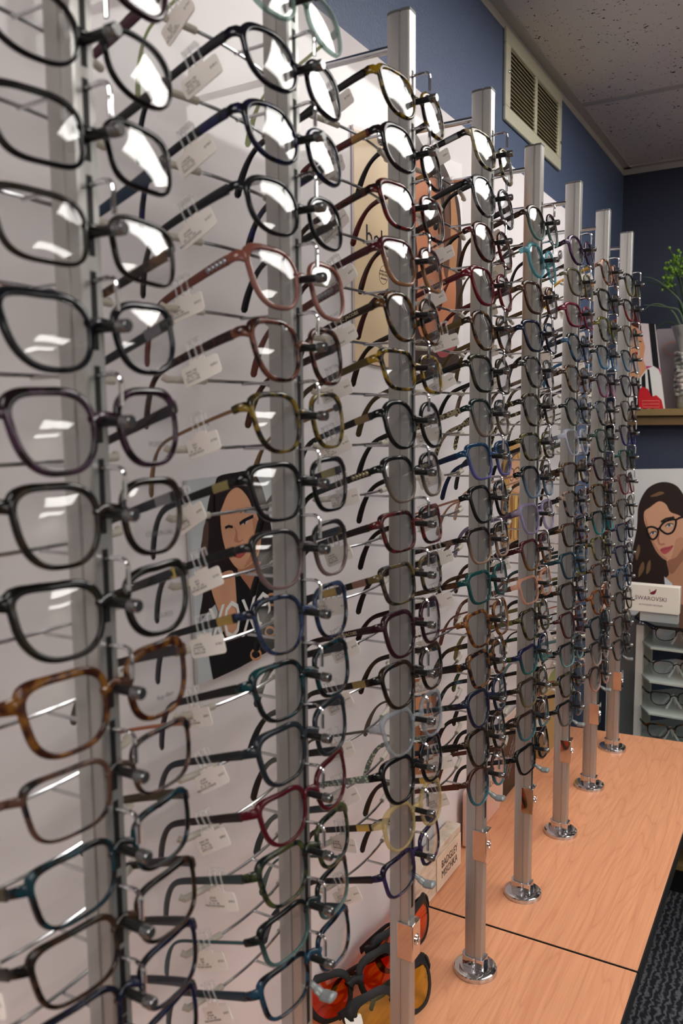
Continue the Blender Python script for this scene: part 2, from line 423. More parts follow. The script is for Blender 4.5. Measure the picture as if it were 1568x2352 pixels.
def make_rod(i):
    y, top, hz = ROD_Y[i], ROD_TOP[i], HOOK_Z[i]
    t = thing('display_rod', f'brushed aluminium {ROD_WORDS[i]} display rod with chrome hooks, standing on the wooden counter', 'display rod', (0, y, ZB), (0, 0, 0), ROD_GROUP)
    h = top - ZB
    MB().prism(PROF, .012, h).build('post', ALU, t, True, 30)
    MB().prism([(x * 1.03, yy * 1.04) for x, yy in PROF], h, h + .0028).build('end_cap', mat('cap_grey', (92, 92, 92), .5), t, True, 30, .0006)
    sl = MB()
    for k in range(17):
        z = hz[k] - ZB; sl.box((.0122, -.0022, z - .040), (.0128, .0022, z + .006))
    sl.build('slot', mat('slot_black', (8, 8, 8), .6), t, False)
    base = MB().lathe([(.0310, 0), (.0310, .0045), (.0300, .0068), (.0275, .0080), (.0180, .0084)], 48).build('base_flange', CHROME, t)
    for s in (-1, 1):
        MB().lathe([(.0033, .0082), (.0036, .0090), (.0022, .0102)], 14, Matrix.Translation((s * .0235 * .6, s * -.0225 * .8, 0))).build('screw', CHROME, base)
    MB().prism([(x * 1.25, yy * 1.32) for x, yy in PROF], .008, .024).build('base_collar', CHROME, t, True, 30, .0008)
    lz = hz[16] - ZB - (.070 if i < 4 else .052)
    box = MB().box((-.0015, -.0115, lz - .030), (.0185, .0095, lz + .014)).build('lock_box', mat('polished_chrome', (214, 206, 202), .035, 1), t, True, 30, .0008)
    MB().lathe([(.0062, 0), (.0062, .0012), (.0045, .0012), (.0044, .0004), (.0016, .0004), (.0016, .0016), (.001, .0018)], 20, Matrix.Translation((.0185, 0, lz - .008)) @ Matrix.Rotation(PI / 2, 4, 'Y')).build('key_lock', CHROME, box)
    z = hz[16] - ZB
    MB().sweep(spline([(.010, 0, z + .001), (.016, 0, z - .0005), (.022, 0, z - .0035), (.029, 0, z - .0065), (.037, 0, z - .0060), (.0405, 0, z - .0050)], 4, False), [.006] * 4 + [.007] * 4 + [.010] * 4 + [.014] * 4 + [.014] * 3 + [.011, .006], [.005] * 8 + [.006] * 4 + [.0075] * 6 + [.005, .004, .002], n=12).build('release_lever', GREYP, t)
    bz = top - .030 - ZB if i < 3 else top - .030 - ZB
    bar = MB().sweep([(-.014, 0, bz), (PX + .016, 0, bz)], .0078, n=16).build('wall_bar', CHROME, t)
    rr = Matrix.Translation((PX, 0, bz)) @ Matrix.Rotation(PI / 2, 4, 'Y')
    MB().lathe([(.0105, .0), (.0105, .004), (.0098, .0052), (.0080, .0056)], 28, rr).build('bar_rosette', CHROME, bar)
    MB().lathe([(.0078, .0056), (.0078, .022), (.0066, .0226)], 24, rr).build('bar_bushing', CLEARP, bar)
    for k in range(16):
        link('hook', HOOK, t).location = (0, 0, hz[k] - ZB)
        pz = (hz[k] + hz[k + 1]) / 2 - ZB + (.0005)
        p = link('peg', PEG, t); p.location = (0, 0, pz)
        c = link('peg_cap', CAP, p)
        r = link('temple_rest', REST, t); r.location = (0, 0, hz[k + 1] - ZB + .0010)
        for s in (0, 1): link('sleeve', SLV[s], r)
    return t
for i in range(8): make_rod(i)

# -------- colours of every pair, top to bottom: (words, shape, front, temple, temple width, thickness, ornament, lens print)
BK = (16, 16, 18); TB = (28, 18, 14); TA = (150, 84, 32); TY = (176, 138, 40); NV = (20, 24, 46); DB = (40, 26, 20)
def S(c): return ('S', c)
def T(a, b): return ('T', a, b)
def G(a, b): return ('G', a, b)
def X(c): return ('X', c)
def Mt(c): return ('M', c)
RODS = [
 [None,
  ('plum cat-eye', 'cat-eye', S((58, 18, 36)), S((92, 30, 56)), 'broad', 1.1, None, None),
  ('thin black oval', 'oval', S((18, 18, 20)), S((24, 22, 24)), 'medium', .62, None, None),
  ('black squarish', 'rectangular', S(BK), S((40, 70, 104)), 'broad', .8, None, None),
  ('olive brown', 'rectangular', S((44, 38, 26)), T(TB, (150, 100, 60)), 'medium', .7, None, None),
  ('navy black cat-eye', 'cat-eye', S((18, 20, 30)), S((22, 28, 44)), 'medium', 1.05, ('plate', Mt((110, 110, 116))), None),
  ('dark purple mottled', 'soft square', T((26, 14, 18), (76, 44, 70)), S((30, 16, 20)), 'medium', 1.1, None, 'FOSSIL'),
  ('dark tortoise round', 'soft square', T((14, 12, 12), (50, 34, 18)), S((26, 18, 14)), 'medium', 1., ('plate', Mt((130, 130, 130))), 'COVERGIRL'),
  ('black square', 'cat-eye', T((12, 12, 12), (34, 28, 14)), S((26, 24, 22)), 'medium', 1.15, ('plate', Mt((214, 190, 100))), 'GUESS'),
  ('amber tortoise', 'square', T((70, 26, 14), (150, 96, 34)), S((52, 24, 16)), 'medium', 1.15, None, 'Ray-Ban'),
  ('copper edged dark', 'rectangular', T((30, 26, 28), (110, 76, 62)), Mt((170, 110, 84)), 'thin', .7, None, None),
  ('dark teal edged', 'rectangular', T((22, 22, 24), (20, 64, 76)), S((84, 70, 34)), 'medium', .85, None, None),
  ('dark brown rectangular', 'rectangular', T((22, 18, 16), (70, 46, 26)), S((34, 26, 24)), 'medium', .85, None, None),
  ('dark navy rectangular', 'rectangular', T((18, 18, 24), (34, 38, 74)), S((28, 20, 18)), 'medium', .85, None, None),
  ('dark blue brown', 'rectangular', T((22, 18, 22), (24, 34, 78)), S((22, 28, 60)), 'medium', .85, None, None),
  None],
 [('pale green clear', 'oval', X((168, 196, 188)), X((150, 160, 110)), 'thin', .9, None, None),
  ('dark violet oval', 'oval', S((24, 20, 38)), S((22, 18, 28)), 'medium', .95, None, None),
  ('black and blue mottled', 'oval', T((14, 14, 18), (26, 32, 80)), T((14, 14, 18), (30, 36, 96)), 'medium', .9, None, None),
  ('dark grey oval', 'oval', S((34, 36, 42)), S((26, 28, 32)), 'medium', .75, None, 'Ray-Ban'),
  ('dusty rose clear', 'soft square', G((164, 96, 84), (196, 140, 130)), S((140, 74, 60)), 'medium', 1., ('beads', Mt((150, 150, 156))), None),
  ('rust brown tortoise', 'soft square', T((56, 28, 20), (140, 84, 66)), T((40, 22, 16), (104, 56, 34)), 'medium', 1., None, None),
  ('yellow and black tortoise round', 'soft square', T((34, 28, 18), (160, 132, 48)), Mt((128, 100, 74)), 'thin', .9, None, 'COVERGIRL'),
  ('black soft rectangular', 'square', S((20, 20, 24)), S((18, 18, 18)), 'medium', .95, ('plate', Mt((150, 140, 96))), 'COVERGIRL'),
  ('grey to pink fading', 'soft square', G((44, 40, 44), (160, 130, 130)), S((22, 22, 24)), 'medium', .85, None, None),
  ('blue mottled', 'soft square', T((22, 26, 36), (58, 76, 116)), S((22, 24, 36)), 'medium', .85, ('plate', Mt((176, 150, 86))), None),
  ('black and teal mottled', 'square', T((18, 18, 20), (20, 76, 84)), S((20, 22, 24)), 'medium', 1., None, None),
  ('slate grey square', 'square', S((44, 52, 60)), S((36, 42, 48)), 'medium', 1.05, None, None),
  ('crimson cat-eye', 'cat-eye', S((104, 18, 34)), S((40, 28, 28)), 'medium', .95, None, None),
  ('dark green mottled', 'square', T((22, 30, 32), (90, 96, 50)), S((62, 80, 84)), 'medium', 1., None, None),
  ('mint edged black', 'rectangular', G((20, 24, 26), (96, 140, 140)), S((60, 110, 116)), 'thin', .9, None, None),
  ('black and blue tortoise', 'rectangular', T((20, 22, 30), (40, 84, 110)), S((26, 60, 78)), 'medium', 1., None, None)],
 [('yellow and black cat-eye', 'cat-eye', T((26, 18, 10), (190, 150, 26)), S((28, 20, 16)), 'medium', 1., None, None),
  ('dark oval red-templed', 'oval', S((30, 18, 24)), S((110, 28, 26)), 'medium', .95, ('plate', Mt((150, 116, 70))), None),
  ('red and black tortoise', 'square', T((30, 14, 12), (130, 34, 28)), T((40, 24, 18), (96, 40, 28)), 'medium', 1., None, None),
  ('burgundy to beige fading', 'square', G((92, 26, 36), (190, 138, 96)), S((78, 22, 30)), 'medium', 1., None, None),
  ('dark tortoise round', 'round', T((34, 22, 14), (130, 86, 36)), S((56, 34, 18)), 'medium', 1., None, 'MARC JACOBS'),
  ('yellow tortoise rectangular', 'rectangular', T((32, 24, 14), (190, 150, 36)), S((96, 80, 44)), 'medium', 1., None, None),
  ('glossy black round', 'round', S((14, 18, 18)), S((30, 30, 28)), 'medium', 1., ('plate', Mt((130, 112, 84))), None),
  ('black fading to clear', 'soft square', G((20, 20, 22), (150, 136, 124)), S((28, 22, 20)), 'medium', .95, ('beads', Mt((160, 150, 124))), None),
  ('dark red tortoise', 'rectangular', T((26, 16, 16), (116, 36, 36)), S((34, 18, 18)), 'medium', 1., None, None),
  ('purple and yellow tortoise', 'rectangular', T((28, 22, 28), (120, 100, 60)), S((44, 28, 24)), 'medium', 1., ('plate', Mt((150, 116, 104))), None),
  ('burgundy square', 'soft square', S((58, 18, 30)), S((52, 18, 26)), 'medium', 1.1, None, 'MARC JACOBS'),
  ('black brown soft square', 'soft square', T((18, 14, 12), (70, 44, 20)), T((24, 16, 12), (80, 48, 22)), 'medium', 1.05, ('plate', Mt((160, 140, 96))), None),
  ('clear grey', 'soft square', X((176, 180, 186)), S((120, 112, 100)), 'thin', 1., None, None),
  ('black glitter-templed', 'soft square', S((16, 16, 18)), ('P', (176, 186, 160), (96, 108, 104)), 'medium', 1.1, None, None),
  ('pale gold clear round', 'round', X((206, 186, 140)), S((48, 28, 24)), 'medium', 1., ('plate', Mt((196, 166, 90))), None),
  ('navy violet rectangular', 'rectangular', T((26, 20, 42), (66, 54, 104)), S((30, 20, 34)), 'medium', .95, None, None)],
 [('black and cream', 'cat-eye', T((22, 18, 16), (206, 190, 150)), S((20, 20, 20)), 'medium', 1., ('plate', Mt((150, 150, 150))), None),
  ('grey and black mottled round', 'round', T((18, 18, 22), (150, 150, 158)), S((24, 24, 26)), 'medium', 1., None, None),
  ('dark red oval', 'round', T((50, 16, 18), (110, 36, 34)), Mt((120, 70, 60)), 'thin', .85, None, None),
  ('bright red oval', 'soft square', S((124, 22, 36)), S((110, 22, 34)), 'medium', .95, None, None),
  ('brown tortoise round', 'round', T((44, 28, 18), (130, 86, 50)), S((120, 96, 50)), 'medium', .95, None, None),
  ('olive black rectangular', 'square', T((20, 20, 18), (64, 58, 34)), S((20, 20, 20)), 'medium', 1., None, None),
  ('green to clear fading', 'soft square', G((22, 44, 42), (150, 130, 116)), ('P', (24, 22, 20), (150, 136, 110)), 'medium', .95, None, None),
  ('blue and violet clear', 'square', G((24, 74, 116), (120, 110, 190)), S((24, 44, 84)), 'medium', 1., None, None),
  ('black gold-browed', 'soft square', S((18, 20, 20)), Mt((180, 140, 116)), 'thin', 1., None, 'MARC JACOBS'),
  ('brown to peach fading', 'square', G((40, 28, 24), (196, 160, 136)), T((24, 20, 20), (150, 120, 100)), 'medium', 1., None, None),
  ('teal rectangular', 'rectangular', S((24, 84, 84)), T((44, 28, 22), (110, 72, 40)), 'medium', 1., None, None),
  ('amber tortoise', 'square', T((80, 40, 22), (170, 104, 44)), S((150, 96, 84)), 'thin', 1., None, None),
  ('dark mixed tortoise', 'square', T((32, 20, 24), (150, 92, 40)), T((36, 24, 28), (140, 110, 40)), 'broad', 1.1, None, None),
  ('navy soft square', 'soft square', S((34, 38, 66)), T((30, 24, 24), (96, 140, 150)), 'medium', 1.05, None, None),
  ('dark tortoise soft square', 'soft square', T((18, 16, 14), (70, 48, 20)), S((18, 16, 16)), 'broad', 1.1, None, None),
  ('brown and turquoise', 'round', G((84, 40, 22), (48, 130, 150)), S((110, 52, 26)), 'medium', .9, None, None)],
 [('brown over teal', 'round', G((56, 34, 22), (130, 170, 164)), T((34, 22, 16), (84, 50, 28)), 'medium', .95, None, None),
  ('teal clear round', 'round', X((96, 164, 176)), S((126, 112, 86)), 'thin', 1., None, None),
  ('chestnut brown', 'square', S((86, 52, 36)), S((120, 94, 62)), 'medium', 1., None, None),
  ('navy blue', 'square', S((26, 34, 64)), S((128, 100, 60)), 'medium', 1., None, None),
  ('black and grey mottled', 'square', T((20, 20, 22), (130, 124, 116)), T((60, 46, 40), (176, 150, 130)), 'medium', .95, None, None),
  ('black tortoise chain-templed', 'soft square', T((20, 18, 16), (110, 98, 70)), ('P', (190, 180, 130), (44, 40, 30)), 'medium', 1., None, None),
  ('olive black rectangular', 'rectangular', T((26, 26, 18), (110, 104, 50)), S((22, 22, 16)), 'medium', 1., None, None),
  ('black to blue fading', 'soft square', G((20, 24, 30), (120, 150, 180)), Mt((190, 160, 140)), 'thin', 1., None, None),
  ('lilac clear square', 'square', X((166, 156, 186)), X((110, 100, 130)), 'medium', 1., None, None),
  ('burgundy to amber fading', 'square', G((84, 22, 30), (140, 96, 40)), S((70, 22, 28)), 'medium', 1., None, None),
  ('peach clear rectangular', 'rectangular', X((214, 164, 140)), T((130, 84, 64), (200, 160, 140)), 'medium', 1., None, None),
  ('dark olive', 'square', T((30, 24, 18), (100, 92, 48)), S((150, 146, 84)), 'medium', 1., None, None),
  ('navy and green', 'rectangular', G((26, 26, 70), (40, 120, 110)), T((90, 110, 40), (40, 70, 60)), 'medium', 1., None, None),
  ('brown and olive', 'rectangular', G((60, 46, 30), (130, 116, 80)), S((24, 20, 18)), 'medium', 1., None, None),
  ('brown and turquoise rectangular', 'rectangular', G((60, 36, 26), (60, 130, 140)), S((24, 26, 28)), 'broad', 1., None, None),
  ('glossy black rectangular', 'rectangular', S((14, 14, 14)), S((14, 14, 14)), 'medium', 1.05, None, None)],
 [('purple round', 'round', T((48, 26, 60), (96, 60, 104)), S((26, 22, 26)), 'medium', 1., None, None),
  ('khaki', 'square', S((116, 108, 80)), S((140, 124, 80)), 'thin', .8, None, None),
  ('crimson rectangular', 'rectangular', S((126, 28, 56)), S((150, 140, 136)), 'medium', .95, None, None),
  ('black tortoise blue-tipped', 'soft square', T((24, 20, 18), (60, 96, 130)), S((26, 24, 24)), 'medium', 1., None, None),
  ('brown tortoise', 'square', T((44, 30, 22), (130, 96, 66)), T((26, 20, 18), (130, 110, 80)), 'medium', 1., None, None),
  ('dark green grey', 'round', T((28, 34, 32), (90, 104, 96)), ('P', (190, 190, 186), (80, 80, 78)), 'thin', .9, None, None),
  ('crystal clear', 'square', X((190, 194, 206)), X((120, 126, 140)), 'medium', 1., None, None),
  ('brown speckled', 'rectangular', T((40, 28, 22), (110, 84, 54)), S((96, 70, 36)), 'medium', 1., None, None),
  ('black and pink mottled', 'square', T((30, 22, 22), (170, 140, 126)), S((24, 20, 20)), 'thin', .95, None, None),
  ('dark brown tortoise', 'rectangular', T((30, 22, 18), (110, 70, 40)), S((36, 26, 22)), 'medium', 1., None, None),
  ('petrol blue', 'square', S((36, 66, 78)), S((40, 80, 88)), 'medium', 1., None, None),
  ('black brown broad-templed', 'square', T((20, 18, 16), (76, 54, 36)), S((18, 16, 16)), 'broad', 1.05, None, None),
  ('burgundy brown', 'square', T((56, 24, 26), (96, 40, 36)), S((50, 28, 26)), 'thin', .9, None, None),
  ('mint and black', 'rectangular', G((24, 24, 26), (140, 186, 186)), S((150, 196, 196)), 'medium', 1., None, None),
  ('black olive rectangular', 'rectangular', T((20, 18, 16), (90, 76, 40)), Mt((130, 126, 116)), 'thin', 1., None, None),
  ('black clear-edged', 'rectangular', G((20, 20, 22), (110, 108, 106)), S((20, 20, 22)), 'medium', 1., None, None)],
 [('peach tortoise', 'round', T((70, 40, 30), (214, 150, 120)), Mt((190, 150, 70)), 'medium', .95, None, None),
  ('black tortoise rectangular', 'rectangular', T((20, 18, 16), (64, 50, 36)), S((20, 18, 16)), 'medium', 1., None, None),
  ('olive tortoise', 'square', T((30, 28, 14), (130, 120, 44)), S((30, 28, 20)), 'medium', 1., None, None),
  ('black and bright blue', 'square', G((20, 22, 28), (70, 140, 190)), S((40, 110, 160)), 'medium', .95, None, None),
  ('plum pink', 'square', G((40, 26, 34), (150, 84, 120)), S((40, 28, 36)), 'medium', 1., None, None),
  ('charcoal mottled', 'soft square', T((30, 30, 34), (96, 100, 110)), ('P', (170, 170, 168), (60, 60, 62)), 'thin', 1., None, None),
  ('dark green', 'square', S((44, 66, 56)), S((110, 116, 80)), 'medium', .95, None, None),
  ('dark plum', 'square', S((46, 26, 44)), S((46, 20, 28)), 'medium', 1., None, None),
  ('dark amber tortoise', 'square', T((34, 24, 18), (120, 80, 40)), S((34, 44, 44)), 'medium', 1., None, None),
  ('turquoise black', 'square', G((18, 26, 28), (40, 150, 150)), S((30, 34, 34)), 'medium', 1., None, None),
  ('olive yellow mottled', 'square', T((34, 32, 24), (150, 136, 70)), S((34, 32, 26)), 'medium', 1., None, None),
  ('brown tortoise square', 'square', T((36, 26, 22), (120, 80, 50)), S((150, 140, 70)), 'medium', 1., None, None),
  ('amber orange', 'round', T((90, 40, 18), (180, 96, 40)), Mt((170, 110, 80)), 'thin', 1., None, None),
  ('black teal', 'square', S((22, 40, 46)), S((24, 30, 34)), 'medium', .95, None, None),
  ('grey to clear pink', 'soft square', G((44, 40, 42), (210, 186, 180)), S((36, 32, 32)), 'medium', 1., None, None),
  ('pink and tortoise round', 'round', G((60, 40, 34), (224, 168, 146)), S((214, 150, 124)), 'medium', 1., None, None)],
 [('black over olive', 'soft square', G((18, 18, 18), (130, 120, 70)), S((22, 22, 20)), 'medium', .9, None, None),
  ('black and red', 'soft square', G((34, 20, 18), (140, 30, 26)), S((170, 50, 34)), 'medium', .95, None, None),
  ('thin brown clear', 'soft square', G((84, 66, 54), (150, 136, 124)), S((150, 110, 76)), 'thin', .7, None, None),
  ('black and sky blue', 'soft square', G((24, 28, 34), (90, 140, 180)), S((50, 130, 190)), 'medium', .8, None, None),
  ('purple black', 'soft square', S((30, 22, 36)), S((28, 24, 28)), 'medium', 1., None, None),
  ('thin brown wire', 'soft square', S((60, 46, 42)), Mt((100, 70, 60)), 'thin', .62, None, None),
  ('black to violet', 'square', G((26, 20, 22), (60, 56, 130)), S((26, 22, 26)), 'medium', .9, None, None),
  ('green brown', 'square', G((24, 66, 60), (96, 76, 50)), S((26, 76, 66)), 'medium', .9, None, None),
  ('brown and rose', 'square', G((90, 56, 50), (150, 40, 60)), S((120, 40, 50)), 'medium', .9, None, None),
  ('brown mottled', 'square', T((50, 36, 26), (120, 96, 66)), S((70, 50, 34)), 'thin', .8, None, None),
  ('navy red-cornered', 'rectangular', G((32, 30, 60), (40, 44, 90)), S((130, 36, 34)), 'medium', .9, None, None),
  ('dark blue amber-templed', 'square', S((30, 38, 70)), T((150, 80, 30), (60, 70, 110)), 'medium', .9, None, None),
  ('blue and white mottled', 'round', T((24, 30, 44), (70, 120, 170)), T((40, 100, 150), (190, 210, 220)), 'medium', .9, None, None),
  ('brown olive', 'round', S((60, 52, 34)), T((40, 28, 20), (96, 60, 32)), 'medium', .9, None, None),
  ('chocolate brown', 'square', S((70, 44, 32)), S((70, 44, 32)), 'medium', .9, None, None),
  ('black mottled', 'square', T((24, 22, 22), (84, 76, 70)), S((26, 24, 24)), 'medium', .95, None, None)]]
ORD = ['top', 'second', 'third', 'fourth', 'fifth', 'sixth', 'seventh', 'eighth', 'ninth', 'tenth', 'eleventh', 'twelfth', 'thirteenth', 'fourteenth', 'fifteenth', 'bottom']
PITCH = -math.radians(15)
TPRINT = {(3, 3): 'COVERGIRL', (3, 14): 'Ray-Ban', (2, 10): 'MARC JACOBS', (2, 4): 'MARC JACOBS'}
def ordw(k, first, last):
    if k == first: return 'topmost'
    if k == last: return 'lowest'
    return ORD[k - first] + ' from top'
for i, rod in enumerate(RODS):
    ks = [k for k in range(16) if rod[k]]
    for k in ks:
        words, shape, fr, te, wide, thick, orn, prnt = rod[k]
        z = (HOOK_Z[i][k] + HOOK_Z[i][k + 1]) / 2
        yaw = random.uniform(-.08, .0); pit = PITCH + random.uniform(-.03, .03); roll = random.uniform(-.03, .03)
        M = Matrix.Translation((.0205, ROD_Y[i], z - .0042)) @ Matrix.Rotation(yaw, 4, 'Z') @ Matrix.Rotation(pit, 4, 'Y') @ Matrix.Rotation(roll, 4, 'X') @ Matrix.Scale(1.07, 4)
        o_ = ordw(k, ks[0], ks[-1])
        g = make_glasses('eyeglasses', f'{words} eyeglasses, {o_} on the {ROD_WORDS[i]} display rod', shape, fr, te, wide, thick, ornament=orn, prnt=prnt, tprint=TPRINT.get((i, k)), group=f'eyeglass frames on the {ROD_WORDS[i]} display rod')
        g.matrix_world = M
        # tag looped over the near temple
        P = temple_path(shape, -1); q = Vector(P[random.choice((5, 6, 7, 8))]); d = (Vector(P[12]) - Vector(P[3]))
        ang = math.atan2(-d.z, -d.x) if d.x < 0 else 0
        L = Matrix.Translation((q.x, q.y - .0018, q.z - .0155 + random.uniform(-.001, .001))) @ Matrix.Rotation(random.uniform(-.10, .10), 4, 'Z') @ Matrix.Rotation(random.uniform(-.32, .04), 4, 'Y') @ Matrix.Scale(1.08, 4)
        make_tag(f'white price tag hanging from the {o_} eyeglasses on the {ROD_WORDS[i]} display rod', M @ L, random.randrange(4))

# ------------------------------------------------------------------ room shell
WX, EY, ZC, ZF = -.22, 1.92, .49, -1.864
RX, BY = 4.2, -4.6
def wall_mat(name, col, sc=240, st=.9):
    m, nt, b, o = nodes(name); b.inputs['Base Color'].default_value = srgb(col); b.inputs['Roughness'].default_value = .5
    n = noise(nt, sc, 2, .5); bump(nt, b, n.outputs[0], st, .0014); return m
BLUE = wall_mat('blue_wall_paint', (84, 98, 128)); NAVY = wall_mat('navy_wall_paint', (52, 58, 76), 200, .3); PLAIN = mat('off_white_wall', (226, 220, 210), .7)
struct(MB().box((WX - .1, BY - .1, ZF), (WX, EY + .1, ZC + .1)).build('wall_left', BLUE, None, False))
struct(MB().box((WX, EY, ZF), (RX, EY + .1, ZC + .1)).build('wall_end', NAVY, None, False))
struct(MB().box((RX, BY, ZF), (RX + .1, EY, ZC + .1)).build('wall_right', PLAIN, None, False))
struct(MB().box((WX, BY - .1, ZF), (RX, BY, ZC + .1)).build('wall_back', PLAIN, None, False))
def carpet():
    m, nt, b, o = nodes('ribbed_carpet'); b.inputs['Roughness'].default_value = .95
    n = noise(nt, 420, 3, .7); w = nt.nodes.new('ShaderNodeTexWave'); tc = nt.nodes.new('ShaderNodeTexCoord')
    w.bands_direction = 'X'; w.inputs['Scale'].default_value = 17; w.inputs['Distortion'].default_value = 6; w.inputs['Detail Scale'].default_value = 3; nt.links.new(tc.outputs['Object'], w.inputs[0])
    mx = nt.nodes.new('ShaderNodeMath'); mx.operation = 'MULTIPLY'; nt.links.new(n.outputs[0], mx.inputs[0]); nt.links.new(w.outputs['Fac'], mx.inputs[1])
    r = ramp(nt, mx.outputs[0], [(.12, (22, 24, 30)), (.35, (62, 64, 72)), (.6, (130, 130, 134))]); nt.links.new(r.outputs[0], b.inputs['Base Color']); bump(nt, b, mx.outputs[0], .8, .004)
    return m
struct(MB().box((WX, BY, ZF - .1), (RX, EY, ZF)).build('floor', carpet(), None, False))
def tile_mat():
    m, nt, b, o = nodes('ceiling_tile'); b.inputs['Roughness'].default_value = .9
    tc = nt.nodes.new('ShaderNodeTexCoord'); n1 = noise(nt, 40, 3, .6)
    mp = nt.nodes.new('ShaderNodeMixRGB'); mp.inputs[0].default_value = .035
    nt.links.new(tc.outputs['Object'], mp.inputs[1]); nt.links.new(n1.outputs['Color'], mp.inputs[2])
    v = nt.nodes.new('ShaderNodeTexVoronoi'); v.inputs['Scale'].default_value = 110; nt.links.new(mp.outputs[0], v.inputs[0])
    n2 = noise(nt, 60, 1, .5); a = nt.nodes.new('ShaderNodeMath'); a.operation = 'MULTIPLY_ADD'
    nt.links.new(n2.outputs[0], a.inputs[0]); a.inputs[1].default_value = .95; nt.links.new(v.outputs['Distance'], a.inputs[2])
    r = ramp(nt, a.outputs[0], [(.56, (56, 46, 42)), (.62, (232, 222, 216))]); nt.links.new(r.outputs[0], b.inputs['Base Color']); bump(nt, b, a.outputs[0], .3, .002)
    return m
TILE = tile_mat()
TX, TY0, TY1 = .29, .05, 1.27
ceil = MB()
LIGHTS = [(TX, TY0), (TX + 1.83, TY0), (TX + 1.83, TY0 - 2.44), (TX, TY0 - 2.44), (TX + 3.05, TY0), (TX + 3.05, TY0 - 2.44)]  # last two are unseen extras, added to bounce more light off the right wall
# ceiling slab with cut-outs for the light fixtures
xs = sorted({WX, RX, *[a for x, _ in LIGHTS for a in (x, x + .61)]}); ys = sorted({BY, EY, *[a for _, y in LIGHTS for a in (y, y + 1.22)]})
for a in range(len(xs) - 1):
    for c in range(len(ys) - 1):
        if any(abs(xs[a] - x) < 1e-6 and abs(ys[c] - y) < 1e-6 for x, y in LIGHTS): continue
        ceil.box((xs[a], ys[c], ZC), (xs[a + 1], ys[c + 1], ZC + .1))
struct(ceil.build('ceiling', TILE, None, False))
GRID = mat('grid_grey', (196, 190, 184), .5)
g = MB()
for x in [TX + .61 * j - .61 for j in range(1, 7)]:
    g.box((x - .012, BY, ZC - .004), (x + .012, EY, ZC))
y = TY1
for j in range(-4, 1):
    yy = TY1 + 1.22 * j; g.box((WX, yy - .012, ZC - .0035), (RX, yy + .012, ZC))
struct(g.build('trim_1', GRID, None, False)); 
g = MB(); g.box((WX, BY, ZC - .004), (WX + .024, EY, ZC)).box((WX, BY, ZC - .022), (WX + .002, EY, ZC)).box((WX, EY - .024, ZC - .004), (RX, EY, ZC)).box((WX, EY - .002, ZC - .022), (RX, EY, ZC))
struct(g.build('trim_2', GRID, None, False))

# ceiling light fixtures: recessed troffers with prismatic lenses, the last pair added as extra fill
def lens_panel_mat(strength):
    m, nt, b, o = nodes('prismatic_diffuser')
    tc = nt.nodes.new('ShaderNodeTexCoord'); v = nt.nodes.new('ShaderNodeTexVoronoi'); v.inputs['Scale'].default_value = 210; v.inputs['Randomness'].default_value = 0
    nt.links.new(tc.outputs['Object'], v.inputs[0])
    e = nt.nodes.new('ShaderNodeEmission'); e.inputs[0].default_value = (1, .965, .92, 1)
    mr = nt.nodes.new('ShaderNodeMapRange'); nt.links.new(v.outputs['Distance'], mr.inputs[0]); mr.inputs[1].default_value = 0; mr.inputs[2].default_value = .7
    mr.inputs[3].default_value = strength * 1.35; mr.inputs[4].default_value = strength * .55; nt.links.new(mr.outputs[0], e.inputs[1])
    nt.links.new(e.outputs[0], o.inputs[0]); return m
LP = lens_panel_mat(11.5)
for n_, (x, y) in enumerate(LIGHTS):
    t = thing('ceiling_light', ['recessed fluorescent ceiling light above the counter and display rods', 'recessed ceiling light farther into the room from the wall', 'recessed ceiling light behind the camera, farther from the wall', 'recessed ceiling light behind the camera, beside the wall', 'added unseen ceiling light nearest the plain opposite wall', 'added unseen ceiling light behind the camera near the opposite wall'][n_], 'ceiling light', (x, y, ZC), group='recessed ceiling lights')
    fr = MB(); w = .016
    fr.box((0, 0, -.003), (.61, w, .05)).box((0, 1.22 - w, -.003), (.61, 1.22, .05)).box((0, w, -.003), (w, 1.22 - w, .05)).box((.61 - w, w, -.003), (.61, 1.22 - w, .05))
    fr.build('light_frame', GRID, t, False)
    MB().box((w, w, .004), (.61 - w, 1.22 - w, .01)).build('diffuser', LP, t, False)

# ------------------------------------------------------------------ backing panel
def panel_mat():
    m, nt, b, o = nodes('white_glossy_panel'); b.inputs['Base Color'].default_value = srgb((228, 222, 224)); b.inputs['Roughness'].default_value = .05; b.inputs['IOR'].default_value = 1.22
    n = noise(nt, 9, 3, .5); bump(nt, b, n.outputs[0], .015, .004); return m
p = MB().box((PX - .012, -1.6, ZB + .0005), (PX, .985, .150)).build('backing_panel', panel_mat(), None, False, bevel=.0012)
tag(p, 'tall glossy white backing panel behind the eyeglass rods, standing on the counter', 'panel')
st = MB().lathe([(.0135, 0), (.0135, .005), (.0122, .0066)], 30, Matrix.Translation((0, 0, 0)) @ Matrix.Rotation(PI / 2, 4, 'Y')).build('panel_standoff', CHROME)
q = at(1297, 572, 'x', PX); st.location = (PX + .0001, q.y, q.z); tag(st, 'round chrome standoff screw on the white panel near the far end', 'standoff')

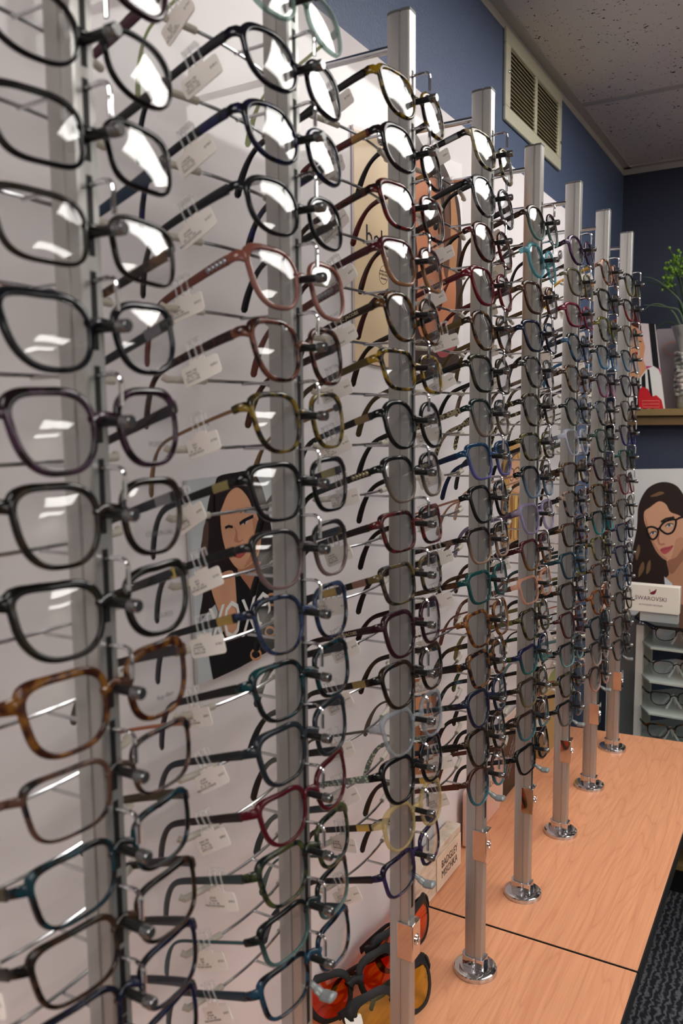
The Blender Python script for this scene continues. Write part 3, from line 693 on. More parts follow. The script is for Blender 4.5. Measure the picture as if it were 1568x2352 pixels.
# ------------------------------------------------------------------ wall vent
t = thing('wall_vent', 'cream louvred return air grille high on the blue wall', 'vent', (WX, .70, .287))
VW, VH = .428, .186
CREAM = mat('cream_enamel', (206, 202, 178), .45)
fr = MB(); e_ = .030
fr.box((0, 0, 0), (.008, VW, e_)).box((0, 0, VH - e_), (.008, VW, VH)).box((0, 0, e_), (.008, e_, VH - e_)).box((0, VW - e_, e_), (.008, VW, VH - e_)).box((0, VW / 2 - .008, e_), (.008, VW / 2 + .008, VH - e_))
fr.build('vent_frame', CREAM, t, True, 30, .0025)
MB().box((.0002, e_, e_), (.0008, VW - e_, VH - e_)).build('vent_back', mat('vent_dark', (120, 112, 92), .8), t, False)
sl = MB(); nl = 15
for j in range(nl):
    z = e_ + (VH - 2 * e_) * (j + .5) / nl
    for a, b_ in ((e_, VW / 2 - .008), (VW / 2 + .008, VW - e_)):
        sl.add([(.0075, a, z - .0036), (.0075, b_, z - .0036), (.0015, b_, z + .0030), (.0015, a, z + .0030), (.0065, a, z - .0042), (.0065, b_, z - .0042), (.0008, b_, z + .0024), (.0008, a, z + .0024)],
               [(0, 1, 2, 3), (7, 6, 5, 4), (0, 4, 5, 1), (1, 5, 6, 2), (2, 6, 7, 3), (3, 7, 4, 0)])
sl.build('louvres', mat('louvre_cream', (206, 198, 170), .5), t, False)
for yy, zz in ((.016, .100), (VW - .012, .066)):
    MB().lathe([(.0042, 0), (.0040, .0022), (.002, .0034)], 14, Matrix.Translation((.008, yy, zz)) @ Matrix.Rotation(PI / 2, 4, 'Y')).build('screw', CHROME, t)

# ------------------------------------------------------------------ counter
def wood():
    m, nt, b, o = nodes('beech_laminate'); b.inputs['Roughness'].default_value = .38
    n = noise(nt, 3.2, 3, .5, stretch=(3.4, .42, 1)); n2 = noise(nt, 60, 3, .55, stretch=(6, .10, 1))
    w = nt.nodes.new('ShaderNodeMath'); w.operation = 'MULTIPLY'; w.inputs[1].default_value = 16; nt.links.new(n.outputs[0], w.inputs[0])
    fr_ = nt.nodes.new('ShaderNodeMath'); fr_.operation = 'FRACT'; nt.links.new(w.outputs[0], fr_.inputs[0])
    r = ramp(nt, fr_.outputs[0], [(0, (212, 144, 106)), (.08, (220, 154, 115)), (.6, (225, 159, 119)), (.90, (221, 155, 115)), (1, (212, 144, 106))])
    r2 = ramp(nt, n2.outputs[0], [(.3, (238, 234, 232)), (.65, (255, 255, 255))])
    x = nt.nodes.new('ShaderNodeMixRGB'); x.blend_type = 'MULTIPLY'; x.inputs[0].default_value = .9
    nt.links.new(r.outputs[0], x.inputs[1]); nt.links.new(r2.outputs[0], x.inputs[2]); nt.links.new(x.outputs[0], b.inputs['Base Color'])
    return m
WOOD = wood(); EDGE = mat('black_edge', (26, 26, 27), .4)
CX = .2025; SY = .1085
def counter(y0, y1a, y1b, label):
    t = thing('countertop', label, 'counter', (0, (y0 + y1a) / 2, ZB - .026)); c = (y0 + y1a) / 2
    poly = [(WX + .001, y0 - c), (CX, y0 - c), (CX, y1b - c), (WX + .001, y1a - c)]
    MB().prism(poly, .002, .026).build('top', WOOD, t, False)
    e = MB().box((CX, y0 - c, 0), (CX + .002, y1b - c, .0255)); e.box((WX + .001, y0 - c - .0016, 0), (CX + .002, y0 - c, .0254))
    e.build('edge_band', EDGE, t, False)
    MB().box((WX + .02, y0 - c + .03, -.714), (WX + .05, y1a - c - .05, .0)).build('support_panel', EDGE, t, False)
counter(SY + .0025, .990, 1.035, 'far wooden countertop beyond the dark joint, holding the farther display rods')
counter(-2.0, SY - .0025, SY - .0025, 'near wooden countertop in front of the dark joint, under the sunglasses')

# ------------------------------------------------------------------ posters
def layer(parent, name, poly3, nrm, off, material, th=.00035):
    """flat printed area: outline points (on the poster) raised by off along nrm"""
    n = Vector(nrm); k = len(poly3); a = [Vector(p) + n * off for p in poly3]; b = [Vector(p) + n * (off - th) for p in poly3]
    m = MB().add(a + b, [tuple(range(k)), tuple(range(k, 2 * k))[::-1]] + [(i, (i + 1) % k, k + (i + 1) % k, k + i) for i in range(k)])
    return m.build(name, material, parent, False)
def stroke(parent, name, pts3, nrm, off, w, material, closed=False):
    n = Vector(nrm); return MB().sweep([Vector(p) + n * off for p in pts3], w, .0003, n=6, up=nrm, e=.5, closed=closed).build(name, material, parent, False)
def inkm(c, r=.35): return mat('print_%d_%d_%d' % c, c, r)
def poster(name, label, axis, val, px0, sc, nrm, th=.004):
    """returns thing and functions turning tracing coordinates into points on its plane"""
    t = thing(name, label, 'poster')
    def P(pts, sm=False):
        q = [tuple(at(px0[0] + x / sc, px0[1] + y / sc, axis, val)) for x, y in pts]
        return spline(q, 5) if sm else q
    def back(pts, c, matr=None): 
        n = Vector(nrm); q = [Vector(v) for v in P(pts)]; k = 4
        return MB().add([v for v in q] + [v - n * th for v in q], [(0, 1, 2, 3), (7, 6, 5, 4)] + [(i, (i + 1) % 4, 4 + (i + 1) % 4, 4 + i) for i in range(4)]).build('board', matr or inkm(c), t, False)
    return t, P, back
NX = (1, 0, 0); NY = (0, -1, 0)
SK = inkm((214, 160, 128)); HB = inkm((34, 24, 26)); LIP = inkm((176, 84, 80)); BLKI = inkm((18, 18, 20))
def lettering(parent, s, c3, size, nrm, material, right, up, width=1., shear=0, name='lettering', spacing=1.):
    o = link(name, text_mesh(s, size, material, .0001, shear, width, spacing), parent)
    r = Vector(right).normalized(); n = Vector(nrm).normalized(); u = n.cross(r).normalized()
    M = Matrix((r, u, n)).transposed().to_4x4(); M.translation = Vector(c3); o.matrix_local = M; return o

# poster 1: dark haired woman (trace scale 4.354 from 420,1060)
t, P, back = poster('poster', 'poster of a dark-haired woman in black with large white letters, on white panel', 'x', PX + .006, (420, 1060), 4.354, NX, .005)
back([(45, 190), (1040, 60), (1040, 1800), (160, 2240)], (196, 202, 206))
layer(t, 'hair', P([(360, 145), (520, 110), (680, 100), (780, 240), (850, 500), (900, 800), (960, 1200), (960, 1500), (700, 1400), (560, 1200), (400, 1350), (250, 1500), (160, 1600), (200, 1300), (170, 950), (210, 700), (260, 380), (320, 220)], True), NX, .0005, HB)
layer(t, 'hair_highlight', P([(210, 640), (250, 620), (240, 900), (200, 1200), (175, 1100), (180, 900)], True), NX, .0008, inkm((92, 66, 58)))
layer(t, 'body', P([(520, 1100), (800, 1090), (980, 1080), (1040, 1150), (1040, 1790), (560, 2060), (300, 2180), (250, 1900), (400, 1700), (520, 1500)]), NX, .0009, BLKI)
layer(t, 'neck', P([(540, 1060), (760, 1000), (790, 1120), (700, 1290), (640, 1240)], True), NX, .0011, inkm((176, 120, 92)))
layer(t, 'face', P([(420, 320), (520, 255), (600, 290), (680, 420), (740, 560), (770, 700), (760, 880), (700, 1000), (560, 1080), (450, 960), (400, 820), (372, 650), (370, 480)], True), NX, .0013, SK)
layer(t, 'fringe', P([(350, 180), (560, 160), (720, 300), (760, 520), (700, 500), (640, 360), (540, 260), (440, 320), (370, 480), (320, 560), (310, 350)], True), NX, .0016, HB)
layer(t, 'arm', P([(290, 1180), (480, 1090), (520, 1300), (525, 1700), (430, 1760), (370, 1560), (280, 1300)], True), NX, .0014, SK)
layer(t, 'cheek_shade', P([(690, 560), (760, 640), (755, 860), (690, 985), (600, 1060), (660, 940), (700, 780)], True), NX, .0015, inkm((190, 134, 104)))
layer(t, 'nose_shade', P([(500, 640), (520, 700), (505, 790), (540, 812), (585, 790), (590, 775), (545, 790), (530, 700)], True), NX, .0015, inkm((182, 124, 98)))
layer(t, 'eye_white', P([(562, 622), (600, 590), (650, 575), (630, 612), (590, 630)], True), NX, .0015, inkm((206, 196, 190)))
layer(t, 'lips', P([(500, 940), (570, 880), (640, 855), (620, 910), (560, 965)], True), NX, .0016, LIP)
stroke(t, 'eye', P([(556, 622), (600, 588), (690, 545)]), NX, .0017, .0040, BLKI); stroke(t, 'iris', P([(600, 600), (612, 604)]), NX, .0018, .006, BLKI); stroke(t, 'eyebrow', P([(560, 510), (620, 468), (680, 465)]), NX, .0017, .002, HB)
stroke(t, 'eye', P([(410, 662), (445, 645), (485, 655)]), NX, .0017, .0030, BLKI)
for cx, cy, r in ((880, 1380, 55), (720, 1930, 50), (860, 1700, 45)):
    stroke(t, 'lace_ring', P([(cx + r * math.cos(a * PI / 8), cy + r * math.sin(a * PI / 8)) for a in range(16)]), NX, .0012, .003, inkm((196, 140, 100)), True)
ri = P([(300, 1690), (860, 1500)]); rv = (0, 1, 0)
WI = inkm((236, 234, 232))
for ch, (cx, cy) in zip('XOXO', ((330, 1700), (480, 1640), (650, 1600), (790, 1540))):
    lettering(t, ch, Vector(P([(cx, cy)])[0]) + Vector((.0019, 0, .004)), .060, NX, WI, rv, (0, 0, 1), .66)

# poster 2: cream left part and woman on the right (trace scale 3.919 from 780,280)
t, P, back = poster('poster', 'tall half-cream poster with a long-haired copper-toned woman on the white panel', 'x', PX + .004, (780, 280), 3.919, NX, .003)
back([(122, 20), (1100, 380), (1110, 2340), (136, 2150)], (238, 232, 234))
layer(t, 'cream_field', P([(124, 60), (660, 260), (660, 2260), (136, 2148)]), NX, .0004, inkm((222, 196, 160)))
layer(t, 'hair', P([(640, 240), (760, 230), (900, 330), (1010, 560), (1080, 800), (1095, 1300), (1100, 1700), (1050, 1980), (1080, 2240), (900, 2240), (700, 2200), (640, 2000)], True), NX, .0007, inkm((58, 40, 36)))
layer(t, 'skin', P([(690, 330), (800, 320), (860, 480), (900, 760), (880, 1000), (1010, 1250), (1040, 1600), (980, 1850), (760, 1950), (690, 1750), (700, 1300), (670, 900), (670, 560)], True), NX, .0010, inkm((190, 122, 88)))
for dx, c in ((0, (150, 106, 76)), (60, (96, 62, 46)), (130, (168, 120, 84))):
    layer(t, 'hair_strand', P([(860 + dx, 520), (900 + dx, 700), (930 + dx, 1000), (910 + dx * .9, 1400), (880 + dx * .8, 1300), (890 + dx * .8, 900)], True), NX, .0013, inkm(c))
layer(t, 'lips', P([(860, 2020), (1000, 1930), (1060, 1950), (1000, 2080), (900, 2120)], True), NX, .0014, inkm((150, 70, 74)))
lettering(t, 'bebe', Vector(P([(360, 1075)])[0]) + Vector((.0006, 0, 0)), .040, NX, BLKI, rv, (0, 0, 1), 1.1)
stroke(t, 'stamp_ring', P([(392 + 40 * math.cos(a * PI / 10), 1378 + 84 * math.sin(a * PI / 10)) for a in range(20)]), NX, .0006, .0008, inkm((110, 100, 90)), True)
lettering(t, 'made with\nSWAROVSKI\nelements', Vector(P([(392, 1378)])[0]) + Vector((.0006, 0, 0)), .0052, NX, inkm((110, 100, 90)), rv, (0, 0, 1))

# poster 3: blonde woman with glasses (trace scale 7.84 from 1140,980)
t, P, back = poster('poster', 'narrow poster of a blonde woman wearing dark glasses on the white panel', 'x', PX + .004, (1140, 980), 7.84, NX, .003)
back([(140, 320), (620, 310), (580, 2020), (100, 2120)], (206, 160, 104))
layer(t, 'face', P([(230, 700), (330, 560), (430, 620), (500, 800), (480, 1050), (400, 1180), (280, 1150), (220, 980)], True), NX, .0006, inkm((226, 172, 136)))
layer(t, 'hair', P([(380, 500), (520, 430), (590, 900), (580, 1500), (570, 2000), (420, 2040), (360, 1600), (420, 1200), (495, 1000), (470, 780)], True), NX, .0009, inkm((214, 166, 84)))
layer(t, 'hair', P([(130, 500), (300, 420), (330, 560), (240, 720), (190, 980), (230, 1300), (260, 1700), (180, 2060), (115, 2080)], True), NX, .0009, inkm((196, 148, 76)))
for k_, c in enumerate(((150, 96, 44), (232, 190, 110), (130, 78, 36), (224, 180, 100))):
    x0 = 250 + 70 * k_
    layer(t, 'hair_strand', P([(x0, 1300), (x0 + 36, 1250), (x0 + 30, 1650), (x0 + 10, 2000), (x0 - 14, 1960), (x0 - 6, 1600)], True), NX, .0012, inkm(c))
for pts in ([(235, 780), (290, 760), (300, 880), (275, 970), (240, 950), (225, 860)], [(315, 780), (385, 730), (405, 830), (385, 920), (345, 940), (318, 870)]):
    stroke(t, 'printed_glasses', P(pts, True), NX, .0012, .0016, BLKI, True)
layer(t, 'lips', P([(290, 1040), (320, 1025), (345, 1040), (315, 1065)], True), NX, .0011, LIP)

# poster 4: brown poster low on the panel between the third and fourth rods
t, P, back = poster('poster', 'small brown poster of bare skin low on the panel between third and fourth rods', 'x', PX + .004, (930, 1480), 7.84, NX, .003)
back([(170, 640), (560, 560), (600, 2300), (170, 2350)], (150, 96, 62))
layer(t, 'skin', P([(200, 700), (400, 760), (470, 1000), (440, 1400), (300, 1500), (200, 1300)], True), NX, .0005, inkm((206, 144, 100)))
layer(t, 'hair', P([(380, 1300), (520, 1450), (560, 1700), (480, 2000), (300, 2200), (260, 1700)], True), NX, .0008, inkm((104, 58, 34)))
lettering(t, '.com', Vector(P([(300, 2180)])[0]) + Vector((.001, 0, 0)), .016, NX, WI, rv, (0, 0, 1))

# ------------------------------------------------------------------ things on the counter against the panel
def marble():
    m, nt, b, o = nodes('veined_ivory'); n = noise(nt, 30, 4, .6, stretch=(1, 1, 4))
    r = ramp(nt, n.outputs[0], [(.35, (196, 176, 154)), (.6, (226, 212, 196))]); nt.links.new(r.outputs[0], b.inputs['Base Color']); b.inputs['Roughness'].default_value = .3; return m
t = thing('brand_block', 'ivory veined display block with black lettering on the counter behind the third rod', 'sign', (-.134, .155, ZB))
MB().box((-.014, -.105, 0), (.010, .098, .076)).build('block', marble(), t, True, 30, .0015)
MB().box((.0102, -.010, .004), (.0122, .094, .062)).build('name_plate', mat('plate_ivory', (226, 208, 188), .2), t, True, 30, .0004)
lettering(t, 'BADGLEY\nMISCHKA', (.0125, .042, .034), .019, NX, BLKI, rv, (0, 0, 1), .85)
t = thing('brand_plaque', 'pale pink acrylic plaque with thin grey letters behind the fourth display rod', 'sign', (-.138, .40, ZB))
MB().prism(rrect(.19, .108, .008), -.003, .003, Matrix.Translation((0, 0, .0545)) @ Matrix(((0, 0, 1, 0), (1, 0, 0, 0), (0, 1, 0, 0), (0, 0, 0, 1)))).build('plaque', mat('pink_acrylic', (226, 186, 170), .12), t, True, 30)
lettering(t, 'LOR', (.0035, .052, .072), .020, NX, inkm((120, 110, 108)), rv, (0, 0, 1))
t = thing('brand_card', 'black and white card with slanted script standing between fourth and fifth rods', 'sign', (-.140, .60, ZB))
MB().box((-.003, -.10, 0), (0, .085, .17)).build('card', inkm((216, 196, 184)), t, False)
MB().add([(.0006, -.075, 0), (.0006, .015, 0), (.0006, .015, .165), (.0006, -.030, .140), (.0006, -.075, .112), (0, -.075, 0), (0, .015, 0), (0, .015, .165), (0, -.030, .140), (0, -.075, .112)], [(0, 1, 2, 3, 4), (9, 8, 7, 6, 5)] + [(i, (i + 1) % 5, 5 + (i + 1) % 5, 5 + i) for i in range(5)]).build('black_field', BLKI, t, False)
lettering(t, 'Judith Leiber\nJudith Leiber\nJudith Leiber', (.0009, -.03, .075), .016, NX, inkm((150, 140, 140)), (0, .75, .66), (0, 0, 1), .9, .3)
t = thing('brochure_stand', 'tan stand with a pale picture leaning on the panel beside the fifth rod', 'display stand', (-.135, .85, ZB))
MB().box((-.008, -.085, 0), (.010, .095, .150)).build('stand', mat('tan_board', (168, 138, 92), .6), t, True, 30, .001)
MB().box((-.004, -.085, .151), (.004, .095, .152 + .13)).build('picture', inkm((208, 200, 196)), t, False)
layer(t, 'printed_leaf', [(.0042, -.07, .16), (.0042, .09, .16), (.0042, .09, .19), (.0042, -.02, .185)], NX, .0004, inkm((150, 156, 96)))
layer(t, 'printed_line', [(.0042, -.06, .18), (.0042, -.055, .18), (.0042, .08, .262), (.0042, .075, .262)], NX, .0006, inkm((206, 140, 104)))

# sunglasses lying on the counter
def sun(label, loc, rot, tint, k=1.):
    g = make_glasses('sunglasses', label, 'wide', ('R', (30, 30, 32)), ('R', (30, 30, 32)), 'broad', 2.3, lens=lens_tint(tint), group='wraparound sunglasses on the counter')
    g.location = loc; g.rotation_euler = rot; return g
def lens_tint(c):
    key = 'tinted_' + str(c)
    if key in MATS: return MATS[key]
    m = lens_mat(key, srgb(c)); return m
def cpt(px, py, h=.0285): return tuple(at(px, py, 'z', ZB + h))
sun('orange-lensed black wraparound sunglasses, nearest of the pairs along the panel', cpt(818, 2268), (0, math.radians(-24), math.radians(-26)), (250, 158, 84))
sun('orange-lensed black wraparound sunglasses behind the third display rod, beside the ivory block', cpt(940, 2152), (0, math.radians(-14), math.radians(-6)), (250, 160, 90))
sun('yellow-lensed black wraparound sunglasses in front of the orange ones', cpt(918, 2302), (0, math.radians(-24), math.radians(-16)), (250, 240, 150))
q = cpt(812, 2345, .036)
MB().prism(rrect(.022, .014, .003), 0, .0008).build('paper_tag', TAGW)
o = bpy.data.objects['paper_tag']; o.location = q; o.rotation_euler = (math.radians(40), 0, math.radians(50)); tag(o, 'small white paper tag lying on the nearest orange-lensed sunglasses', 'tag')

# ------------------------------------------------------------------ far end: bookcase, posters, vase, frosted shelf tower
GOLD = mat('gold_oak', (132, 108, 68), .45); DARKW = mat('dark_cabinet', (20, 20, 22), .5)
UY = 1.60
u0 = at(1360, 1200, 'y', UY).x
sz = at(1500, 939, 'y', UY).z
t = thing('bookcase', 'gold oak shelf unit against the navy end wall, holding the vase', 'shelf unit', (.4, (UY + EY) / 2, ZF))
h = sz - ZF
c_y = (UY + EY) / 2
MB().box((u0 - .4, UY - c_y, h - .022), (1.0, EY - c_y - .003, h)).build('shelf_board', GOLD, t, True, 30, .003)
MB().box((u0 - .4 + .002, UY - c_y + .010, h - .050), (1.0, UY - c_y + .030, h - .023)).build('shelf_apron', mat('oak_apron', (104, 80, 48), .5), t, True, 30, .002)
MB().box((u0 - .4, UY - c_y + .012, .0), (u0 - .4 + .022, EY - c_y - .003, h - .051)).build('side_panel', mat('oak_apron', (104, 80, 48), .5), t, True, 30, .002)
MB().box((u0 - .4 + .023, UY - c_y + .02, .090), (1.0, EY - c_y - .003, .108)).build('base_board', GOLD, t, True, 30, .002)
MB().box((u0 - .4 + .023, UY - c_y + .05, 0), (1.0, EY - c_y - .003, .089)).build('plinth', DARKW, t, False)
MB().box((u0 - .4 + .023, UY - c_y + .02, .200), (1.0, EY - c_y - .003, .212)).build('lower_shelf', DARKW, t, False)

MB().box((u0 - .4 + .023, .060 + UY - c_y, .213), (1.0, .070 + UY - c_y, h - .051)).build('added_navy_panel', NAVY, t, False)  # added navy sheet ahead of the end wall, so it catches more light

# poster on shelf with red heart (scale 5.881 from 1400,560)
HY = 1.66
t, P, back = poster('poster', 'striped poster of a woman with a red heart standing on the oak shelf', 'y', HY, (1400, 560), 5.881, NY, .006)
bz = sz + .0005
def PS(pts, sm=False): return P(pts, sm)
b0 = back([(180, 1060), (608, 1085), (745, 2232), (120, 2232)], (216, 200, 200))
layer(t, 'black_stripe', P([(523, 1076), (603, 1084), (668, 1690), (583, 1650)]), NY, .0006, BLKI)
layer(t, 'pink_band', P([(200, 1640), (590, 1655), (680, 1690), (690, 1790), (200, 1760)]), NY, .0004, inkm((190, 50, 110)))
layer(t, 'hair', P([(180, 1080), (400, 1090), (425, 1160), (440, 1260), (300, 1300), (180, 1400)], True), NY, .0008, inkm((70, 28, 20)))
layer(t, 'face', P([(230, 1140), (330, 1120), (420, 1180), (450, 1290), (476, 1400), (455, 1560), (495, 1690), (450, 1780), (380, 1810), (230, 1800)], True), NY, .0011, inkm((212, 152, 112)))
layer(t, 'lips', P([(322, 1480), (355, 1462), (392, 1480), (350, 1505)], True), NY, .0014, inkm((150, 24, 26)))
stroke(t, 'eye', P([(360, 1330), (395, 1318), (430, 1325)]), NY, .0014, .003, BLKI)
layer(t, 'dress', P([(150, 1790), (400, 1815), (500, 1690), (590, 1650), (660, 1700), (690, 1780), (744, 2230), (125, 2230)]), NY, .0013, inkm((228, 226, 220)))
for a in ([(320, 1800), (400, 1815), (430, 2230), (320, 2230)], [(430, 1800), (478, 1740), (500, 2230), (440, 2230)], [(505, 1690), (535, 1700), (600, 2230), (555, 2230)]):
    layer(t, 'dress_stripe', P(a), NY, .0017, BLKI)
layer(t, 'heart', P([(395, 2225), (385, 2080), (400, 1960), (450, 1930), (520, 1965), (565, 2065), (630, 2045), (700, 2110), (728, 2228)] , False), NY, .0021, inkm((196, 34, 40)))
stroke(t, 'label_box', P([(440, 2120), (668, 2120), (670, 2205), (450, 2205)]), NY, .0024, .0014, inkm((236, 150, 140)), True)
lettering(t, 'LULU GUINNESS', Vector(P([(556, 2163)])[0]) + Vector((0, -.0024, 0)), .0062, NY, inkm((236, 150, 140)), (1, 0, 0), (0, 0, 1))
# framed pale picture behind the vase
t = thing('framed_picture', 'pale framed picture with a pink ring, leaning behind the vase', 'picture', (.09, 1.82, sz))
a = at(1500, 757, 'y', 1.82); ww = .32
MB().box((-.21, -.006, .0005), (ww, .006, a.z - sz)).build('mount', inkm((186, 172, 176)), t, False)
q = at(1548, 800, 'y', 1.812) - Vector((.09, 1.82, sz))
stroke(t, 'printed_ring', [(q.x + .030 * math.cos(a_ * PI / 12), -.007, q.z + .022 * math.sin(a_ * PI / 12)) for a_ in range(24)], NY, .0003, .006, inkm((206, 160, 150)), True)
# vase
vx = at(1592, 938, 'y', 1.70).x; vh = at(1568, 750, 'y', 1.70).z - sz
t = thing('vase', 'pale ruffled ceramic vase at the right end of the oak shelf', 'vase', (vx, 1.70, sz))
def vase_mat():
    m, nt, b, o = nodes('glazed_ceramic'); n = noise(nt, 26, 3, .6, stretch=(1, 1, .35))
    r = ramp(nt, n.outputs[0], [(.35, (150, 150, 128)), (.5, (206, 202, 190)), (.68, (214, 190, 178))]); nt.links.new(r.outputs[0], b.inputs['Base Color']); b.inputs['Roughness'].default_value = .2; return m
VM = vase_mat(); k = vh / .25
MB().lathe([(.050, 0), (.054, .006), (.054, .08), (.055, .14), (.054, .17), (.060, .205), (.072, .240), (.075, .250), (.070, .250), (.056, .21), (.050, .17), (.02, .1)] if False else [(r * k * .95, z * k) for r, z in [(.050, 0), (.054, .006), (.055, .08), (.055, .14), (.053, .17), (.060, .205), (.073, .243), (.076, .250), (.070, .250), (.056, .21), (.050, .18), (.001, .175)]], 40).build('vase_body', VM, t, True, 50)
for j in range(10):
    zz = (.045 + .0135 * j) * k; pts = []
    for a_ in range(72):
        an = a_ * PI / 36; rr = (.0545 + .0022 * math.sin(9 * an + j) + .0012 * math.sin(17 * an)) * k; pts.append((rr * math.cos(an), rr * math.sin(an), zz + .0030 * math.sin(6 * an + j * 2)))
    MB().sweep(pts, .007 * k, .011 * k, n=6, closed=True).build('ruffle', VM, t)
# plant in the vase
pl = thing('artificial_plant', 'artificial plant with lime green buds and long dark grass blades in the vase', 'plant', (vx, 1.70, sz + vh * .9))
LEAF = mat('dark_leaf', (58, 78, 50), .5); LIME = mat('lime_bud', (112, 150, 50), .6); STEM = mat('leaf_stem', (30, 44, 26), .6)
def rel(px, py, Y=1.70): return at(px, py, 'y', Y) - Vector((vx, 1.70, sz + vh * .9))
blades = [[(1572, 760), (1566, 700), (1530, 660), (1500, 640), (1478, 636)], [(1575, 760), (1560, 690), (1528, 663), (1500, 650), (1474, 650)], [(1572, 770), (1548, 720), (1520, 700), (1495, 700), (1474, 716)],
          [(1575, 770), (1550, 745), (1530, 740), (1512, 750), (1500, 772)], [(1575, 760), (1560, 715), (1535, 706), (1500, 702), (1478, 700)], [(1575, 765), (1562, 700), (1550, 672), (1530, 655)],
          [(1580, 765), (1600, 690), (1640, 650), (1680, 650)], [(1580, 765), (1605, 710), (1650, 690), (1690, 710)], [(1580, 765), (1600, 740), (1630, 735), (1660, 760)], [(1578, 765), (1572, 700), (1560, 640), (1548, 600)]]
for n_, bl in enumerate(blades):
    pts = spline([tuple(rel(x, y, 1.70 + (.02 if n_ % 2 else -.03) * j / 3)) for j, (x, y) in enumerate(bl)], 5, False); kk = len(pts)
    MB().sweep(pts, [.0022] * kk, [.0075 * (1 - .8 * i_ / kk) for i_ in range(kk)], n=6).build('leaf_blade', LEAF, pl)
stems = [[(1580, 765), (1570, 700), (1560, 650), (1548, 615)], [(1582, 765), (1575, 690), (1565, 640), (1562, 600)], [(1585, 765), (1590, 690), (1592, 630)], [(1580, 765), (1560, 700), (1550, 665), (1536, 640)], [(1590, 765), (1610, 700), (1620, 640)]]
for n_, s_ in enumerate(stems):
    pts = spline([tuple(rel(x, y)) for x, y in s_], 5, False); st_ = MB().sweep(pts, .004, n=6).build('stem', STEM, pl)
    tip = Vector(pts[-1]); b_ = MB()
    for j in range(26):
        c = tip + Vector((random.gauss(0, .016), random.gauss(0, .016), random.gauss(0, .020))); b_.ball(c, random.uniform(.003, .0055), 5)
        b_.sweep([tip - Vector((0, 0, .02)), c], .0012, n=4)
    b_.build('bud_cluster', LIME, st_)

# large poster with woman in glasses, behind the tower (scale 5.601 from 1400,1040)
SYP = 1.56
t, P, back = poster('poster', 'large poster of a brown-haired woman in dark cat-eye glasses beside the farthest rod', 'y', SYP, (1400, 1040), 5.601, NY, .006)
back([(200, 215), (1700, 190), (1700, 2420), (200, 2420)], (214, 212, 208))
HR = inkm((48, 34, 30))
layer(t, 'hair', P([(180, 1700), (290, 1250), (350, 950), (370, 680), (460, 490), (580, 400), (720, 376), (860, 425), (960, 560), (1100, 800), (1180, 1200), (1150, 1700), (900, 1720), (560, 1750)], True), NY, .0006, HR)
for a in ([(380, 1480), (430, 1400), (440, 1500), (370, 1600)], [(480, 1440), (520, 1380), (520, 1500), (470, 1560)], [(330, 1300), (370, 1180), (390, 1250), (350, 1380)], [(520, 560), (640, 500), (700, 520), (600, 560)]):
    layer(t, 'hair_highlight', P(a, True), NY, .0009, inkm((120, 92, 66)))
layer(t, 'neck', P([(740, 1340), (960, 1200), (1080, 1500), (1100, 2400), (880, 2400), (830, 1800), (700, 1640), (760, 1560)], True), NY, .0010, inkm((190, 136, 106)))
layer(t, 'shirt', P([(700, 1590), (800, 1680), (860, 1900), (890, 2400), (760, 2400)]), NY, .0012, inkm((206, 210, 216)))
layer(t, 'face', P([(445, 760), (520, 700), (630, 625), (720, 660), (780, 760), (880, 800), (960, 860), (990, 1000), (970, 1180), (870, 1330), (760, 1390), (680, 1350), (590, 1250), (540, 1130), (490, 1000), (445, 880)], True), NY, .0013, inkm((214, 160, 128)))
stroke(t, 'nose_line', P([(640, 1010), (622, 1100), (640, 1170), (690, 1175)]), NY, .0016, .003, inkm((176, 116, 90)))
layer(t, 'lips', P([(648, 1245), (700, 1215), (760, 1205), (815, 1190), (790, 1245), (720, 1300), (675, 1290)], True), NY, .0017, inkm((188, 84, 92)))
stroke(t, 'eyebrow', P([(660, 890), (720, 850), (830, 828)]), NY, .0017, .007, HR)
layer(t, 'cheek_shade', P([(452, 800), (480, 900), (520, 1040), (580, 1170), (660, 1290), (740, 1360), (690, 1365), (600, 1270), (540, 1150), (480, 1010)], True), NY, .0015, inkm((190, 134, 104)))
layer(t, 'cheek_shade', P([(850, 1120), (930, 1090), (965, 1180), (870, 1320), (790, 1370), (820, 1260)], True), NY, .0015, inkm((198, 142, 112)))
layer(t, 'nose_shade', P([(618, 1000), (645, 1010), (632, 1110), (650, 1165), (700, 1160), (712, 1180), (660, 1195), (620, 1165), (606, 1090)], True), NY, .0015, inkm((192, 134, 106)))
layer(t, 'neck_shade', P([(745, 1395), (860, 1335), (975, 1180), (990, 1300), (900, 1440), (790, 1560)], True), NY, .0015, inkm((160, 108, 84)))
for (ex, ey), k_ in (((765, 930), 1.), ((556, 1030), .85)):
    layer(t, 'eye', P([(ex - 48 * k_, ey + 16), (ex - 14, ey - 18 * k_), (ex + 26, ey - 20 * k_), (ex + 50 * k_, ey - 6), (ex + 14, ey + 20 * k_)], True), NY, .0017, inkm((214, 206, 200)))
    layer(t, 'iris', P([(ex + 19 * k_ * math.cos(a_ * PI / 5), ey + 20 * k_ * math.sin(a_ * PI / 5)) for a_ in range(10)]), NY, .0019, inkm((92, 104, 112)))
    layer(t, 'pupil', P([(ex + 8 * k_ * math.cos(a_ * PI / 4), ey + 9 * k_ * math.sin(a_ * PI / 4)) for a_ in range(8)]), NY, .0021, BLKI)
    stroke(t, 'eyelid', P([(ex - 52 * k_, ey + 18), (ex - 16, ey - 19 * k_), (ex + 28, ey - 22 * k_), (ex + 54 * k_, ey - 8)], False), NY, .0020, .0030, inkm((40, 28, 28)))
stroke(t, 'lip_line', P([(655, 1248), (710, 1238), (760, 1226), (808, 1196)]), NY, .0020, .0016, inkm((120, 44, 52)))
